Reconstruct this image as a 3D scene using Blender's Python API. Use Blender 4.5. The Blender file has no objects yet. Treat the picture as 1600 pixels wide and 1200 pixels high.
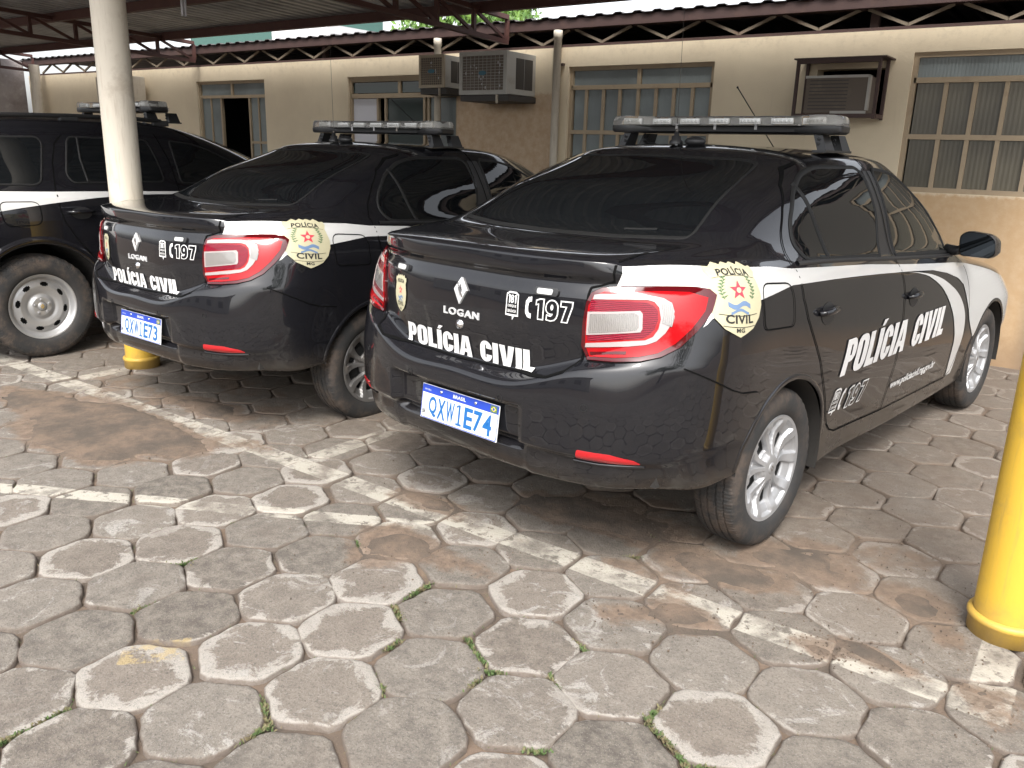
import bpy, bmesh, math, random
import numpy as np
from math import sin, cos, pi, radians
from mathutils import Vector, Matrix, Euler
from mathutils.bvhtree import BVHTree
random.seed(7); np.random.seed(7)
C = bpy.context.scene.collection
SC = bpy.context.scene

# ------------------------------------------------------------------ camera
cam_d = bpy.data.cameras.new("camera"); cam = bpy.data.objects.new("camera", cam_d); C.objects.link(cam)
CAM_POS = Vector((1.7256, -3.0756, 1.4447)); YAW, PITCH, ROLL = 0.62108, 0.2758, 0.0289
fw = Vector((-sin(YAW)*cos(PITCH), cos(YAW)*cos(PITCH), -sin(PITCH))); rt = Vector((cos(YAW), sin(YAW), 0)); up = rt.cross(fw)
r2 = cos(ROLL)*rt + sin(ROLL)*up; u2 = -sin(ROLL)*rt + cos(ROLL)*up
cam.matrix_world = Matrix(((r2.x, u2.x, -fw.x, CAM_POS.x), (r2.y, u2.y, -fw.y, CAM_POS.y), (r2.z, u2.z, -fw.z, CAM_POS.z), (0, 0, 0, 1)))
cam_d.sensor_width = 36; cam_d.lens = 1296.7/1600*36; cam_d.clip_start = .05; cam_d.clip_end = 2000
SC.camera = cam
# ------------------------------------------------------------------ light
SUN_EL, SUN_AZ = radians(52), radians(150)      # azimuth of the sun seen from the scene, from +x counter-clockwise
SUN_AZ = radians(-60)
w = bpy.data.worlds.new("World"); SC.world = w; w.use_nodes = True
nt = w.node_tree; bg = nt.nodes['Background']
sky = nt.nodes.new('ShaderNodeTexSky'); sky.sky_type = 'NISHITA'; sky.sun_disc = False
sky.sun_elevation = SUN_EL; sky.sun_rotation = pi/2 - SUN_AZ; sky.dust_density = 4; sky.air_density = 1.0; sky.ozone_density = 1
hs = nt.nodes.new('ShaderNodeHueSaturation'); hs.inputs['Saturation'].default_value = .22
nt.links.new(sky.outputs[0], hs.inputs['Color']); nt.links.new(hs.outputs[0], bg.inputs[0]); bg.inputs[1].default_value = .15
sun_d = bpy.data.lights.new("sun", 'SUN'); sun_d.energy = .85; sun_d.angle = radians(18); sun_d.color = (1, .96, .9)
sun = bpy.data.objects.new("sun", sun_d); C.objects.link(sun)
sd = Vector((cos(SUN_EL)*cos(SUN_AZ), cos(SUN_EL)*sin(SUN_AZ), sin(SUN_EL)))
sun.rotation_euler = (-sd).to_track_quat('-Z', 'Y').to_euler(); sun.location = (2, -6, 9)
SC.view_settings.view_transform = 'Standard'; SC.view_settings.look = 'None'; SC.view_settings.gamma = 1
SC.view_settings.exposure = 1.6
# ------------------------------------------------------------------ helpers
def link(o, parent=None):
    C.objects.link(o)
    if parent is not None: o.parent = parent
    return o
def tag(o, label=None, cat=None, group=None, kind=None):
    if label: o['label'] = label
    if cat: o['category'] = cat
    if group: o['group'] = group
    if kind: o['kind'] = kind
    return o
def thing(name, label, cat, loc=(0, 0, 0), rz=0, group=None):
    o = bpy.data.objects.new(name, None); C.objects.link(o); o.location = loc; o.rotation_euler = (0, 0, rz); o.empty_display_size = .2
    return tag(o, label, cat, group)
def mesh_obj(name, verts, faces, mats, parent=None, smooth=True, fmat=None):
    me = bpy.data.meshes.new(name); me.from_pydata([tuple(v) for v in verts], [], faces)
    if not isinstance(mats, (list, tuple)): mats = [mats]
    for m in mats: me.materials.append(m)
    if fmat is not None: me.polygons.foreach_set('material_index', fmat)
    me.polygons.foreach_set('use_smooth', [smooth]*len(me.polygons)); me.update()
    return link(bpy.data.objects.new(name, me), parent)
def bm_obj(name, bm, mats, parent=None, smooth=False, auto=None):
    me = bpy.data.meshes.new(name)
    if auto:
        for e in bm.edges:
            if len(e.link_faces) == 2 and e.calc_face_angle(0) > auto: e.smooth = False
    bm.to_mesh(me); bm.free()
    if not isinstance(mats, (list, tuple)): mats = [mats]
    for m in mats: me.materials.append(m)
    me.polygons.foreach_set('use_smooth', [bool(smooth or auto)]*len(me.polygons))
    return link(bpy.data.objects.new(name, me), parent)
def box(bm, x0, x1, y0, y1, z0, z1, mi=0, bev=0, M=None):
    vs = [bm.verts.new((x, y, z)) for x in (x0, x1) for y in (y0, y1) for z in (z0, z1)]
    fs = [bm.faces.new([vs[i] for i in f]) for f in ((0, 1, 3, 2), (4, 6, 7, 5), (0, 4, 5, 1), (2, 3, 7, 6), (0, 2, 6, 4), (1, 5, 7, 3))]
    for f in fs: f.material_index = mi
    if bev:
        es = list({e for f in fs for e in f.edges}); r = bmesh.ops.bevel(bm, geom=es, offset=bev, segments=2, affect='EDGES', profile=.6)
        vs = list({v for f in r['faces'] for v in f.verts} | {v for v in vs if v.is_valid})
        for f in r['faces']: f.material_index = mi
    if M is not None:
        for v in vs: v.co = M @ v.co
def tube(bm, pts, r, seg=10, mi=0, cap=True, closed=False):
    pts = [Vector(p) for p in pts]; rs = r if isinstance(r, (list, tuple)) else [r]*len(pts); rings = []; n = len(pts)
    ref = None
    for i, p in enumerate(pts):
        a = pts[i-1] if (i > 0 or closed) else p; b = pts[(i+1) % n] if (i < n-1 or closed) else p
        d = (b-a).normalized()
        if ref is None: ref = d.orthogonal().normalized()
        ref = (ref - d*ref.dot(d)).normalized(); o = d.cross(ref)
        rings.append([bm.verts.new(p + rs[i]*(cos(2*pi*k/seg)*ref + sin(2*pi*k/seg)*o)) for k in range(seg)])
    rng = range(n if closed else n-1)
    for i in rng:
        A, B = rings[i], rings[(i+1) % n]
        for k in range(seg):
            f = bm.faces.new((A[k], A[(k+1) % seg], B[(k+1) % seg], B[k])); f.material_index = mi
    if cap and not closed:
        bm.faces.new(rings[0][::-1]).material_index = mi; bm.faces.new(rings[-1]).material_index = mi
def bar(bm, a, b, w, h, mi=0, up=Vector((0, 0, 1))):
    a = Vector(a); b = Vector(b); d = (b-a).normalized(); s = d.cross(up)
    if s.length < 1e-4: s = Vector((1, 0, 0))
    s.normalize(); u = s.cross(d)
    vs = [bm.verts.new(p + s*sx*w/2 + u*sz*h/2) for p in (a, b) for sx, sz in ((-1, -1), (1, -1), (1, 1), (-1, 1))]
    for f in ((0, 3, 2, 1), (4, 5, 6, 7), (0, 1, 5, 4), (1, 2, 6, 5), (2, 3, 7, 6), (3, 0, 4, 7)):
        bm.faces.new([vs[i] for i in f]).material_index = mi
def lathe(bm, prof, seg=64, axis='x', mi=0, mod=None):
    rings = []
    for j, (r, h) in enumerate(prof):
        ring = []
        for k in range(seg):
            a = 2*pi*k/seg; rr = r*(mod(j, k) if mod else 1)
            c = (h, rr*cos(a), rr*sin(a)) if axis == 'x' else (rr*cos(a), rr*sin(a), h)
            ring.append(bm.verts.new(c))
        rings.append(ring)
    for i in range(len(rings)-1):
        for k in range(seg):
            bm.faces.new((rings[i][k], rings[i][(k+1) % seg], rings[i+1][(k+1) % seg], rings[i+1][k])).material_index = mi
    return rings

def nat_spline(t, P, s):
    n = len(t); h = np.diff(t); A = np.zeros((n, n)); B = np.zeros((n, P.shape[1])); A[0, 0] = A[-1, -1] = 1
    for i in range(1, n-1):
        A[i, i-1] = h[i-1]; A[i, i] = 2*(h[i-1]+h[i]); A[i, i+1] = h[i]
        B[i] = 6*((P[i+1]-P[i])/h[i]-(P[i]-P[i-1])/h[i-1])
    M = np.linalg.solve(A, B); k = np.clip(np.searchsorted(t, s, side='right')-1, 0, n-2)
    hk = h[k][:, None]; a = (t[k+1][:, None]-s[:, None]); b = (s[:, None]-t[k][:, None])
    return (M[k]*a**3+M[k+1]*b**3)/(6*hk)+(P[k]/hk-M[k]*hk/6)*a+(P[k+1]/hk-M[k+1]*hk/6)*b
def hermite(t, P, s):
    n = len(t); h = np.diff(t)[:, None]; d = np.diff(P, axis=0)/h; m = np.zeros_like(P); m[0] = d[0]; m[-1] = d[-1]
    w1 = 2*h[1:]+h[:-1]; w2 = h[1:]+2*h[:-1]; ok = d[:-1]*d[1:] > 0
    with np.errstate(divide='ignore', invalid='ignore'): hm = (w1+w2)/(w1/d[:-1]+w2/d[1:])
    m[1:-1] = np.where(ok, hm, 0); k = np.clip(np.searchsorted(t, s, side='right')-1, 0, n-2); hk = h[k]; u = ((s-t[k])[:, None])/hk
    return (2*u**3-3*u**2+1)*P[k]+(u**3-2*u**2+u)*hk*m[k]+(-2*u**3+3*u**2)*P[k+1]+(u**3-u**2)*hk*m[k+1]
def chord(P, alpha=.5, eps=1e-3):
    return np.r_[0, np.cumsum(np.maximum(np.linalg.norm(np.diff(P, axis=0), axis=1), eps)**alpha)]
def loft(rows, step=.022, rowstep=.02, smooth=2):
    R = np.array(rows, float); nr, nc, _ = R.shape
    L = np.max(np.linalg.norm(np.diff(R, axis=1), axis=2), axis=0); ks = np.maximum(2, np.ceil(L/step).astype(int)); D = []
    for r in R:
        Q = np.vstack([r[1:3][::-1]*[-1, 1, 1], r, r[-3:-1][::-1]*[-1, 1, 1]]); t = chord(Q)
        s = np.concatenate([t[i+2]+(t[i+3]-t[i+2])*np.arange(ks[i])/ks[i] for i in range(nc-1)]+[[t[nc+1]]]); D.append(nat_spline(t, Q, s))
    D = np.array(D); Lr = np.max(np.linalg.norm(np.diff(D, axis=0), axis=2), axis=1); kr = np.maximum(2, np.ceil(Lr/rowstep).astype(int)); out = []
    for j in range(D.shape[1]):
        P = D[:, j]; t = chord(P, .75, .004)
        s = np.concatenate([t[i]+(t[i+1]-t[i])*np.arange(kr[i])/kr[i] for i in range(nr-1)]+[[t[-1]]]); out.append(hermite(t, P, s))
    G = np.array(out).transpose(1, 0, 2)
    for _ in range(smooth):
        E = np.concatenate([G[:, 1:2]*[-1, 1, 1], G, G[:, -2:-1]*[-1, 1, 1]], 1); H = G.copy()
        H[1:-1] = .5*G[1:-1]+.125*(E[:-2, 1:-1]+E[2:, 1:-1]+E[1:-1, :-2]+E[1:-1, 2:]); G = H
    G[:, 0, 0] = 0; G[:, -1, 0] = 0; G[-1, :, 0] = 0
    return G

class Shell:
    """dense body shell from a half grid; keeps an uncut copy for laying panes, seams and stickers on it"""
    def __init__(s, G, deform=None):
        if deform is not None: G = deform(G)
        nr, nc, _ = G.shape; V = G.reshape(-1, 3); s.V = np.vstack([V, V*[-1, 1, 1]]); F = []; o = nr*nc
        for i in range(nr-1):
            for j in range(nc-1):
                a = i*nc+j; F.append((a, a+1, a+nc+1, a+nc)); b = a+o; F.append((b, b+nc, b+nc+1, b+1))
        s.F = F; s.bvh = BVHTree.FromPolygons([Vector(v) for v in s.V], F)
        P = s.V[np.array(F)]; fn = np.cross(P[:, 2]-P[:, 0], P[:, 3]-P[:, 1]); vn = np.zeros_like(s.V)
        for k in range(4): np.add.at(vn, np.array(F)[:, k], fn)
        # weld normals over the centre line
        vn[:o][np.abs(V[:, 0]) < 1e-6, 0] = 0; vn[o:] = vn[:o]*[-1, 1, 1]
        s.N = vn/np.maximum(np.linalg.norm(vn, axis=1)[:, None], 1e-9); s.fn = fn
    def parts(s, name_of, arches, mats, root):
        V = s.V.copy(); F = np.array(s.F); keep = np.ones(len(F), bool)
        for (cy, cz, R, xmin) in arches:
            d = np.hypot(V[:, 1]-cy, V[:, 2]-cz); ins = (d < R) & (np.abs(V[:, 0]) > xmin) & (V[:, 2] < cz+R+.05)
            keep &= ~ins[F].all(1)
            sc = (R/np.maximum(d, 1e-6))[:, None]
            V[ins] = np.where(np.array([[False, True, True]]), np.array([[0, cy, cz]])+(V[ins]-[0, cy, cz])*sc[ins], V[ins])
        F = F[keep]; cen = s.V[F].mean(1); names = [name_of(c) for c in cen]; obs = {}
        for nm in sorted(set(names)):
            idx = np.array([i for i, q in enumerate(names) if q == nm]); f = F[idx]; u, inv = np.unique(f, return_inverse=True); inv = inv.reshape(f.shape)
            base = nm.split('|')[0]
            ob = mesh_obj(base, V[u], [tuple(int(q) for q in r) for r in inv], mats[base], root)
            ob.data.normals_split_custom_set_from_vertices([tuple(q) for q in s.N[u]]); obs[nm] = ob
        return obs
    def hit(s, o, d, off):
        h, n, i, _ = s.bvh.ray_cast(Vector(o), Vector(d).normalized())
        if h is None:
            h, n, i, _ = s.bvh.find_nearest(Vector(o)+Vector(d).normalized()*1.0)
        f = s.F[i]; P_ = s.V[list(f)]; wt = 1/(np.linalg.norm(P_-np.array(h), axis=1)+1e-4); sn = Vector((s.N[list(f)]*wt[:, None]).sum(0)).normalized()
        n = sn if sn.dot(n) > 0 else -sn
        if n.dot(Vector(d)) > 0: n = -n
        return h + n*off, n
    def side(s, sg=1): return lambda u, v, off: s.hit((1.6*sg, u, v), (-sg, 0, 0), off)
    def rear(s): return lambda u, v, off: s.hit((u, -2.5, v), (0, 1, 0), off)
    def front(s): return lambda u, v, off: s.hit((u, 5, v), (0, -1, 0), off)
    def top(s): return lambda u, v, off: s.hit((u, v, 3), (0, 0, -1), off)
    def corner(s, sg=1):
        def f(u, v, off):
            a = radians(u); d = Vector((sg*sin(a), -cos(a), 0)); return s.hit(Vector((sg*.3, -.2, v))+d*1.4, -d, off)
        return f

def flat_bm(loops=None, text=None, bold=0, size=1, spacing=1, shear=0, align='CENTER'):
    """filled 2-D shape (even-odd for holes) or text as a bmesh in the xy plane"""
    if text is not None:
        cu = bpy.data.curves.new('t', 'FONT'); cu.body = text; cu.offset = bold; cu.size = size; cu.align_x = align; cu.space_character = spacing; cu.shear = shear
        cu.fill_mode = 'BOTH'; cu.resolution_u = 4
    else:
        cu = bpy.data.curves.new('t', 'CURVE'); cu.dimensions = '2D'; cu.fill_mode = 'BOTH'
        for L in loops:
            sp = cu.splines.new('POLY'); sp.points.add(len(L)-1); sp.use_cyclic_u = True
            for p, q in zip(sp.points, L): p.co = (q[0], q[1], 0, 1)
    ob = bpy.data.objects.new('t', cu); me = ob.to_mesh(); bm = bmesh.new(); bm.from_mesh(me); ob.to_mesh_clear()
    bpy.data.objects.remove(ob); bpy.data.curves.remove(cu)
    bmesh.ops.remove_doubles(bm, verts=bm.verts, dist=1e-6)
    return bm
def fit(bm, u0, u1, v0, v1, flipu=False, slant=0):
    xs = [v.co.x for v in bm.verts]; ys = [v.co.y for v in bm.verts]; a, b, c, d = min(xs), max(xs), min(ys), max(ys)
    for v in bm.verts:
        u = (v.co.x-a)/(b-a); w_ = (v.co.y-c)/(d-c)
        v.co.x = u0+(u1-u0)*u + slant*w_; v.co.y = v0+(v1-v0)*w_
    return bm
def conform(bm, mapf, off, cell=(.02, .02), skirt=0, mi=0):
    for ax in (0, 1):
        vals = [v.co[ax] for v in bm.verts]; k0 = math.floor(min(vals)/cell[ax])+1; k1 = math.ceil(max(vals)/cell[ax])
        nv = Vector((1, 0, 0)) if ax == 0 else Vector((0, 1, 0))
        for k in range(k0, k1):
            bmesh.ops.bisect_plane(bm, geom=bm.verts[:]+bm.edges[:]+bm.faces[:], plane_co=nv*(k*cell[ax]), plane_no=nv, dist=1e-6)
    bmesh.ops.triangulate(bm, faces=[f for f in bm.faces if len(f.verts) > 4])
    N = {}
    for v in bm.verts: v.co, N[v] = mapf(v.co.x, v.co.y, off)
    nrm = [f for f in bm.faces]
    for f in nrm:
        f.normal_update()
        if f.normal.dot(N[f.verts[0]]) < 0: f.normal_flip()
        f.material_index = mi
    if skirt:
        ed = [e for e in bm.edges if len(e.link_faces) == 1]; cp = {}
        for e in ed:
            for v in e.verts:
                if v not in cp: cp[v] = (bm.verts.new(v.co), bm.verts.new(v.co - N[v]*skirt))
        for e in ed:
            a, b = e.verts; f = bm.faces.new((cp[a][0], cp[b][0], cp[b][1], cp[a][1])); f.material_index = mi
    return bm
def smooth_loop(pts, n=6, closed=True):
    P = [Vector((p[0], p[1])) for p in pts]; out = []; m = len(P); rng = range(m if closed else m-1)
    for i in rng:
        g = lambda k: P[k % m] if closed else P[max(0, min(m-1, k))]
        p0, p1, p2, p3 = g(i-1), g(i), g(i+1), g(i+2)
        for k in range(n):
            t = k/n; out.append(.5*((2*p1)+(p2-p0)*t+(2*p0-5*p1+4*p2-p3)*t*t+(3*p1-p0-3*p2+p3)*t**3))
    if not closed: out.append(P[-1])
    return [(p.x, p.y) for p in out]
def round_poly(pts, r, n=5):
    """rounded corners"""
    P = [Vector((p[0], p[1])) for p in pts]; m = len(P); out = []
    rr = r if isinstance(r, (list, tuple)) else [r]*m
    for i in range(m):
        a, b, c = P[i-1], P[i], P[(i+1) % m]; R = min(rr[i], (a-b).length*.45, (c-b).length*.45)
        p = b+(a-b).normalized()*R; q = b+(c-b).normalized()*R
        for k in range(n+1): t = k/n; out.append((1-t)**2*p+2*t*(1-t)*b+t*t*q)
    return [(p.x, p.y) for p in out]
def ribbon(bm, pts, wd, mapf, off=.0015, h=0, closed=False, mi=0, step=.02):
    """strip laid on a surface along a 2-D line; h > 0 raises its middle"""
    P = [Vector((p[0], p[1])) for p in pts]
    if closed: P.append(P[0])
    Q = []
    for a, b in zip(P[:-1], P[1:]):
        k = max(1, int((b-a).length/step)); Q += [a.lerp(b, i/k) for i in range(k)]
    if not closed: Q.append(P[-1])
    n = len(Q); rows = []
    for i, p in enumerate(Q):
        a = Q[i-1] if (i or closed) else p; b = Q[(i+1) % n] if (i < n-1 or closed) else p
        d = (b-a); d = d.normalized() if d.length else Vector((1, 0)); s_ = Vector((-d.y, d.x))
        rows.append([bm.verts.new(mapf(*(p+s_*k*wd/2), off+(h if abs(k) < .9 else 0))[0]) for k in ((-1, -.6, .6, 1) if h else (-1, 1))])
    for i in range(n if closed else n-1):
        A, B = rows[i], rows[(i+1) % n]
        for k in range(len(A)-1): bm.faces.new((A[k], A[k+1], B[k+1], B[k])).material_index = mi
    return bm
# ------------------------------------------------------------------ materials
def mat(name, col, rough=.5, metal=0, coat=0, spec=.5, **kw):
    m = bpy.data.materials.new(name); m.use_nodes = True; b = m.node_tree.nodes['Principled BSDF']
    b.inputs['Base Color'].default_value = (*col, 1); b.inputs['Roughness'].default_value = rough; b.inputs['Metallic'].default_value = metal
    b.inputs['Coat Weight'].default_value = coat; b.inputs['Coat Roughness'].default_value = .03; b.inputs['Specular IOR Level'].default_value = spec
    for k, v in kw.items(): b.inputs[k.replace('_', ' ')].default_value = v
    return m
class NT:
    def __init__(s, m): s.m = m; s.t = m.node_tree; s.n = s.t.nodes; s.b = s.n['Principled BSDF']; s.tc = s.n.new('ShaderNodeTexCoord').outputs['Object']
    def lk(s, a, b): s.t.links.new(a, b)
    def node(s, ty, **kw):
        nd = s.n.new(ty)
        for k, v in kw.items(): setattr(nd, k, v)
        return nd
    def noise(s, scale, detail=4, rough=.6, vec=None, dist=0):
        nd = s.node('ShaderNodeTexNoise'); nd.inputs['Scale'].default_value = scale; nd.inputs['Detail'].default_value = detail; nd.inputs['Roughness'].default_value = rough
        nd.inputs['Distortion'].default_value = dist; s.lk(vec or s.tc, nd.inputs['Vector']); return nd.outputs['Fac']
    def ramp(s, x, a, b, lo=0, hi=1, smooth=True):
        nd = s.node('ShaderNodeMapRange'); nd.interpolation_type = 'SMOOTHSTEP' if smooth else 'LINEAR'; s.put(nd.inputs[0], x)
        for i, v in zip((1, 2, 3, 4), (a, b, lo, hi)): nd.inputs[i].default_value = v
        return nd.outputs[0]
    def put(s, sock, x):
        if isinstance(x, (int, float)): sock.default_value = x
        elif isinstance(x, (tuple, list)): sock.default_value = (*x, 1) if len(x) == 3 and len(sock.default_value) == 4 else x
        else: s.lk(x, sock)
    def math(s, op, a, b=0, c=0):
        nd = s.node('ShaderNodeMath', operation=op); s.put(nd.inputs[0], a); s.put(nd.inputs[1], b)
        if op in ('MULTIPLY_ADD', 'COMPARE'): s.put(nd.inputs[2], c)
        return nd.outputs[0]
    def mix(s, f, a, b):
        nd = s.node('ShaderNodeMix', data_type='RGBA'); s.put(nd.inputs[0], f); s.put(nd.inputs[6], a); s.put(nd.inputs[7], b); return nd.outputs[2]
    def xyz(s, v=None):
        nd = s.node('ShaderNodeSeparateXYZ'); s.lk(v or s.tc, nd.inputs[0]); return nd.outputs
    def scaled(s, sc):
        nd = s.node('ShaderNodeMapping'); nd.inputs['Scale'].default_value = sc; s.lk(s.tc, nd.inputs[0]); return nd.outputs[0]
    def attr(s, name):
        nd = s.node('ShaderNodeAttribute'); nd.attribute_name = name; return nd.outputs
    def bump(s, h, strength=.3, dist=.01):
        nd = s.node('ShaderNodeBump'); nd.inputs['Strength'].default_value = strength; nd.inputs['Distance'].default_value = dist; s.lk(h, nd.inputs['Height']); s.lk(nd.outputs[0], s.b.inputs['Normal'])
    def col(s, c): s.put(s.b.inputs['Base Color'], c)
    def rough(s, r): s.put(s.b.inputs['Roughness'], r)

def paint(name, col, dust=1.0):
    m = mat(name, col, .22, 0, 1.0, .10); t = NT(m); X = t.xyz()
    n1 = t.noise(6, 6, .65); n2 = t.noise(90, 3, .7); st = t.noise(5, 5, .6, t.scaled((14, 14, 1.2)))
    low = t.ramp(X[2], .32, .50, 1, 0)
    d = t.math('MULTIPLY', t.math('ADD', t.math('MULTIPLY', low, 1.9), t.math('MULTIPLY', t.ramp(st, .50, .72), .25)), t.ramp(n1, .25, .75, .2, 1))
    d = t.math('ADD', d, t.math('MULTIPLY', t.ramp(n2, .62, .8), .035)); d = t.math('MULTIPLY', d, .085*dust)
    t.col(t.mix(d, col, (.30, .24, .17))); t.rough(t.math('ADD', .16, t.math('MULTIPLY', d, 1.4)))
    t.put(t.b.inputs['Coat Weight'], t.math('SUBTRACT', .97, t.math('MULTIPLY', d, 1.9)))
    t.put(t.b.inputs['Coat Roughness'], t.math('ADD', .02, t.math('MULTIPLY', d, .35)))
    return m
M_BLACK = paint('black_paint', (.009, .009, .011)); M_WPAINT = paint('white_film', (.62, .615, .60), .8)
M_GLASS = mat('tinted_glass', (.006, .007, .008), .02, 0, 0, .6)
M_RUBBER = mat('black_rubber', (.014, .014, .014), .6, spec=.25); M_PLAST = mat('black_plastic', (.02, .02, .021), .42)
M_SEAM = mat('dark_seam', (.003, .003, .003), .8, spec=.1); M_UNDER = mat('dark_underbody', (.02, .018, .016), .9)
M_SILV = mat('satin_silver', (.66, .66, .66), .35, .35)
M_CHROME = mat('chrome', (.82, .82, .83), .12, 1); M_WHITE = mat('white_vinyl', (.66, .655, .64), .35)
M_REDD = mat('dark_red_lens', (.07, .002, .004), .08, 0, 1, .2); M_RED = mat('red_lens', (.34, .003, .006), .12, 0, .35, .2)
M_REDM = mat('magenta_red_lens', (.24, .006, .024), .15, 0, .5, .2); M_LITE = mat('light_guide', (.36, .31, .30), .2, 0, .5, .3)
M_CLEAR = mat('ribbed_clear_lens', (.40, .38, .36), .18, .3, 1); M_REFLECT = mat('red_reflector', (.45, .01, .015), .25, 0, 1)
def ribbed(m, sx, amount=.5):
    t = NT(m); X = t.xyz(); s_ = t.math('SINE', t.math('MULTIPLY', t.math('ADD', X[0], t.math('MULTIPLY', X[1], .6)), sx)); t.bump(s_, amount, .002)
ribbed(M_CLEAR, 900, .9)
def ribz(m, sz, a):
    t = NT(m); X = t.xyz(); t.bump(t.math('SINE', t.math('MULTIPLY', X[2], sz)), a, .002)
ribz(M_REDM, 1100, .8)
M_BADGE = mat('badge_cream', (.50, .465, .31), .35); M_BLK = mat('black_print', (.02, .02, .02), .5)
M_GRN = mat('green_print', (.10, .17, .08), .5); M_BLU = mat('blue_print', (.14, .22, .36), .5); M_RDP = mat('red_print', (.60, .05, .08), .5)
M_PLATE = mat('plate_white', (.72, .74, .76), .35); M_PBLUE = mat('plate_blue', (.02, .06, .42), .35); M_PTXT = mat('plate_letter_blue', (.01, .12, .36), .4)
M_YEL = mat('flag_yellow', (.75, .6, .05), .5)
def tyre_mat():
    m = mat('tyre_rubber', (.03, .029, .028), .8); t = NT(m); X = t.xyz()
    r = t.math('SQRT', t.math('ADD', t.math('POWER', X[1], 2), t.math('POWER', X[2], 2))); n = t.noise(9, 6, .7); n2 = t.noise(60, 3)
    mask = t.math('MULTIPLY', t.ramp(r, .215, .29, .25, 1), t.ramp(n, .40, .68)); mask = t.math('MULTIPLY', mask, t.ramp(n2, .2, .7, .5, 1))
    t.col(t.mix(t.math('MULTIPLY', mask, .5), (.022, .022, .022), (.15, .105, .075)))
    a = t.math('ARCTAN2', X[1], X[2]); s_ = t.math('SINE', t.math('MULTIPLY', a, 130)); sip = t.math('MULTIPLY', t.ramp(s_, -.2, .4), t.ramp(r, .296, .304))
    t.bump(t.math('ADD', sip, t.math('MULTIPLY', n2, .15)), .8, .004); return m
M_TYRE = tyre_mat()
def silver(name, col, rough=.42, dirt=.35, hole=True):
    m = mat(name, col, rough, .55, .3); t = NT(m); n = t.noise(14, 5, .6); f = t.math('MULTIPLY', t.ramp(n, .45, .8), dirt)
    X = t.xyz(); pocket = t.ramp(X[0], .0385, .0425, 1, 0) if hole else 0  # near black by depth: darkness of the openings put into the cover's colour
    t.col(t.mix(pocket, t.mix(f, col, (.22, .17, .12)), (.008, .008, .008))); t.rough(t.math('ADD', rough, t.math('MULTIPLY', f, .5)))
    if hole: t.put(t.b.inputs['Metallic'], t.math('SUBTRACT', .55, t.math('MULTIPLY', pocket, .55)))
    return m
M_RIM = silver('silver_wheel_cover', (.40, .405, .415), dirt=.25); M_RIMD = silver('grey_wheel_cover', (.20, .195, .19)); M_STEEL = silver('silver_steel_wheel', (.40, .40, .40), .42, .18, hole=False)
M_HOLE = mat('wheel_opening_dark', (.012, .012, .012), .9); M_DISC = mat('brake_iron', (.12, .11, .10), .5, .8)
M_LENSBAR = mat('smoky_lens', (.80, .78, .74), .08, 0, 0, .5, Transmission_Weight=.85, Alpha=1.0); M_LENSBAR.node_tree.nodes['Principled BSDF'].inputs['IOR'].default_value = 1.25
M_LED = mat('led_module', (.62, .62, .60), .3, .2, .6)
def corr(name, col, rough=.45, metal=.6):
    m = mat(name, col, rough, metal); t = NT(m); n = t.noise(2.5, 6, .65); n2 = t.noise(1.2, 4, .6, t.scaled((6, .5, 1)))
    t.col(t.mix(t.ramp(n, .4, .75), col, tuple(c*.62 for c in col))); t.rough(t.ramp(n2, .3, .7, rough-.08, rough+.2)); return m
M_ROOF = corr('galvanised_roof_sheet', (.42, .43, .44), .42, .35); M_ROOFD = corr('dark_roof_sheet', (.10, .09, .09), .6, .2)
def rusty(name, col, rust, amt=.5, rough=.6, sc=7, foot=0, streak=0):
    m = mat(name, col, rough); t = NT(m); n = t.noise(sc, 7, .7); n2 = t.noise(40, 3); f = t.math('MULTIPLY', t.ramp(n, .5, .72), amt); X = t.xyz()
    if streak: sn = t.noise(5, 6, .7, t.scaled((9, 9, .7))); f = t.math('MAXIMUM', f, t.math('MULTIPLY', t.ramp(sn, .50, .72), streak))
    if foot: f = t.math('MAXIMUM', f, t.math('MULTIPLY', t.ramp(t.math('ADD', X[2], t.math('MULTIPLY', t.math('SUBTRACT', n, .5), .25)), .0, .16, 1, 0), foot))
    t.col(t.mix(f, col, rust)); t.bump(n2, .25, .003); return m
M_OXIDE = rusty('oxide_red_steel', (.085, .036, .030), (.13, .06, .04)); M_BEIGESTEEL = rusty('beige_painted_steel', (.20, .165, .12), (.16, .09, .06), .7)
M_BROWN = rusty('brown_fascia', (.060, .034, .030), (.10, .055, .04)); M_CREAMP = rusty('cream_paint', (.66, .60, .50), (.36, .28, .20), .45, .6, 5, streak=.45)
M_YELP = rusty('yellow_paint', (.64, .40, .045), (.30, .20, .08), .5, .45, 5, foot=.75, streak=.4)
M_TANFRAME = rusty('tan_window_frame', (.36, .28, .185), (.22, .15, .10), .4, .5)
def fluted(name, col, rough, alpha=1, k=260):
    m = mat(name, col, rough, 0, 0, .6); t = NT(m); X = t.xyz(); t.bump(t.math('SINE', t.math('MULTIPLY', X[0], k)), .13, .004)
    n = t.noise(1.6, 3, .5); n2 = t.noise(1.3, 2, .5, t.scaled((9, 1, 2))); t.col(t.mix(t.ramp(n, .35, .7), col, tuple(c*.6 for c in col))); return m
M_FLUTE = fluted('fluted_glass', (.19, .22, .22), .3); M_FLUTED = fluted('dark_fluted_glass', (.135, .120, .085), .32, k=200)
M_DKROOM = mat('dark_room', (.012, .013, .016), .7); M_GRNGL = mat('green_dark_glass', (.022, .035, .032), .06)
M_PAPER = mat('white_sheet', (.62, .62, .66), .8)
M_ACGREY = rusty('ac_case_grey', (.42, .41, .38), (.25, .2, .15), .4, .5); M_ACBROWN = rusty('ac_coil_brown', (.12, .095, .075), (.2, .16, .12), .5, .6)
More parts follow.
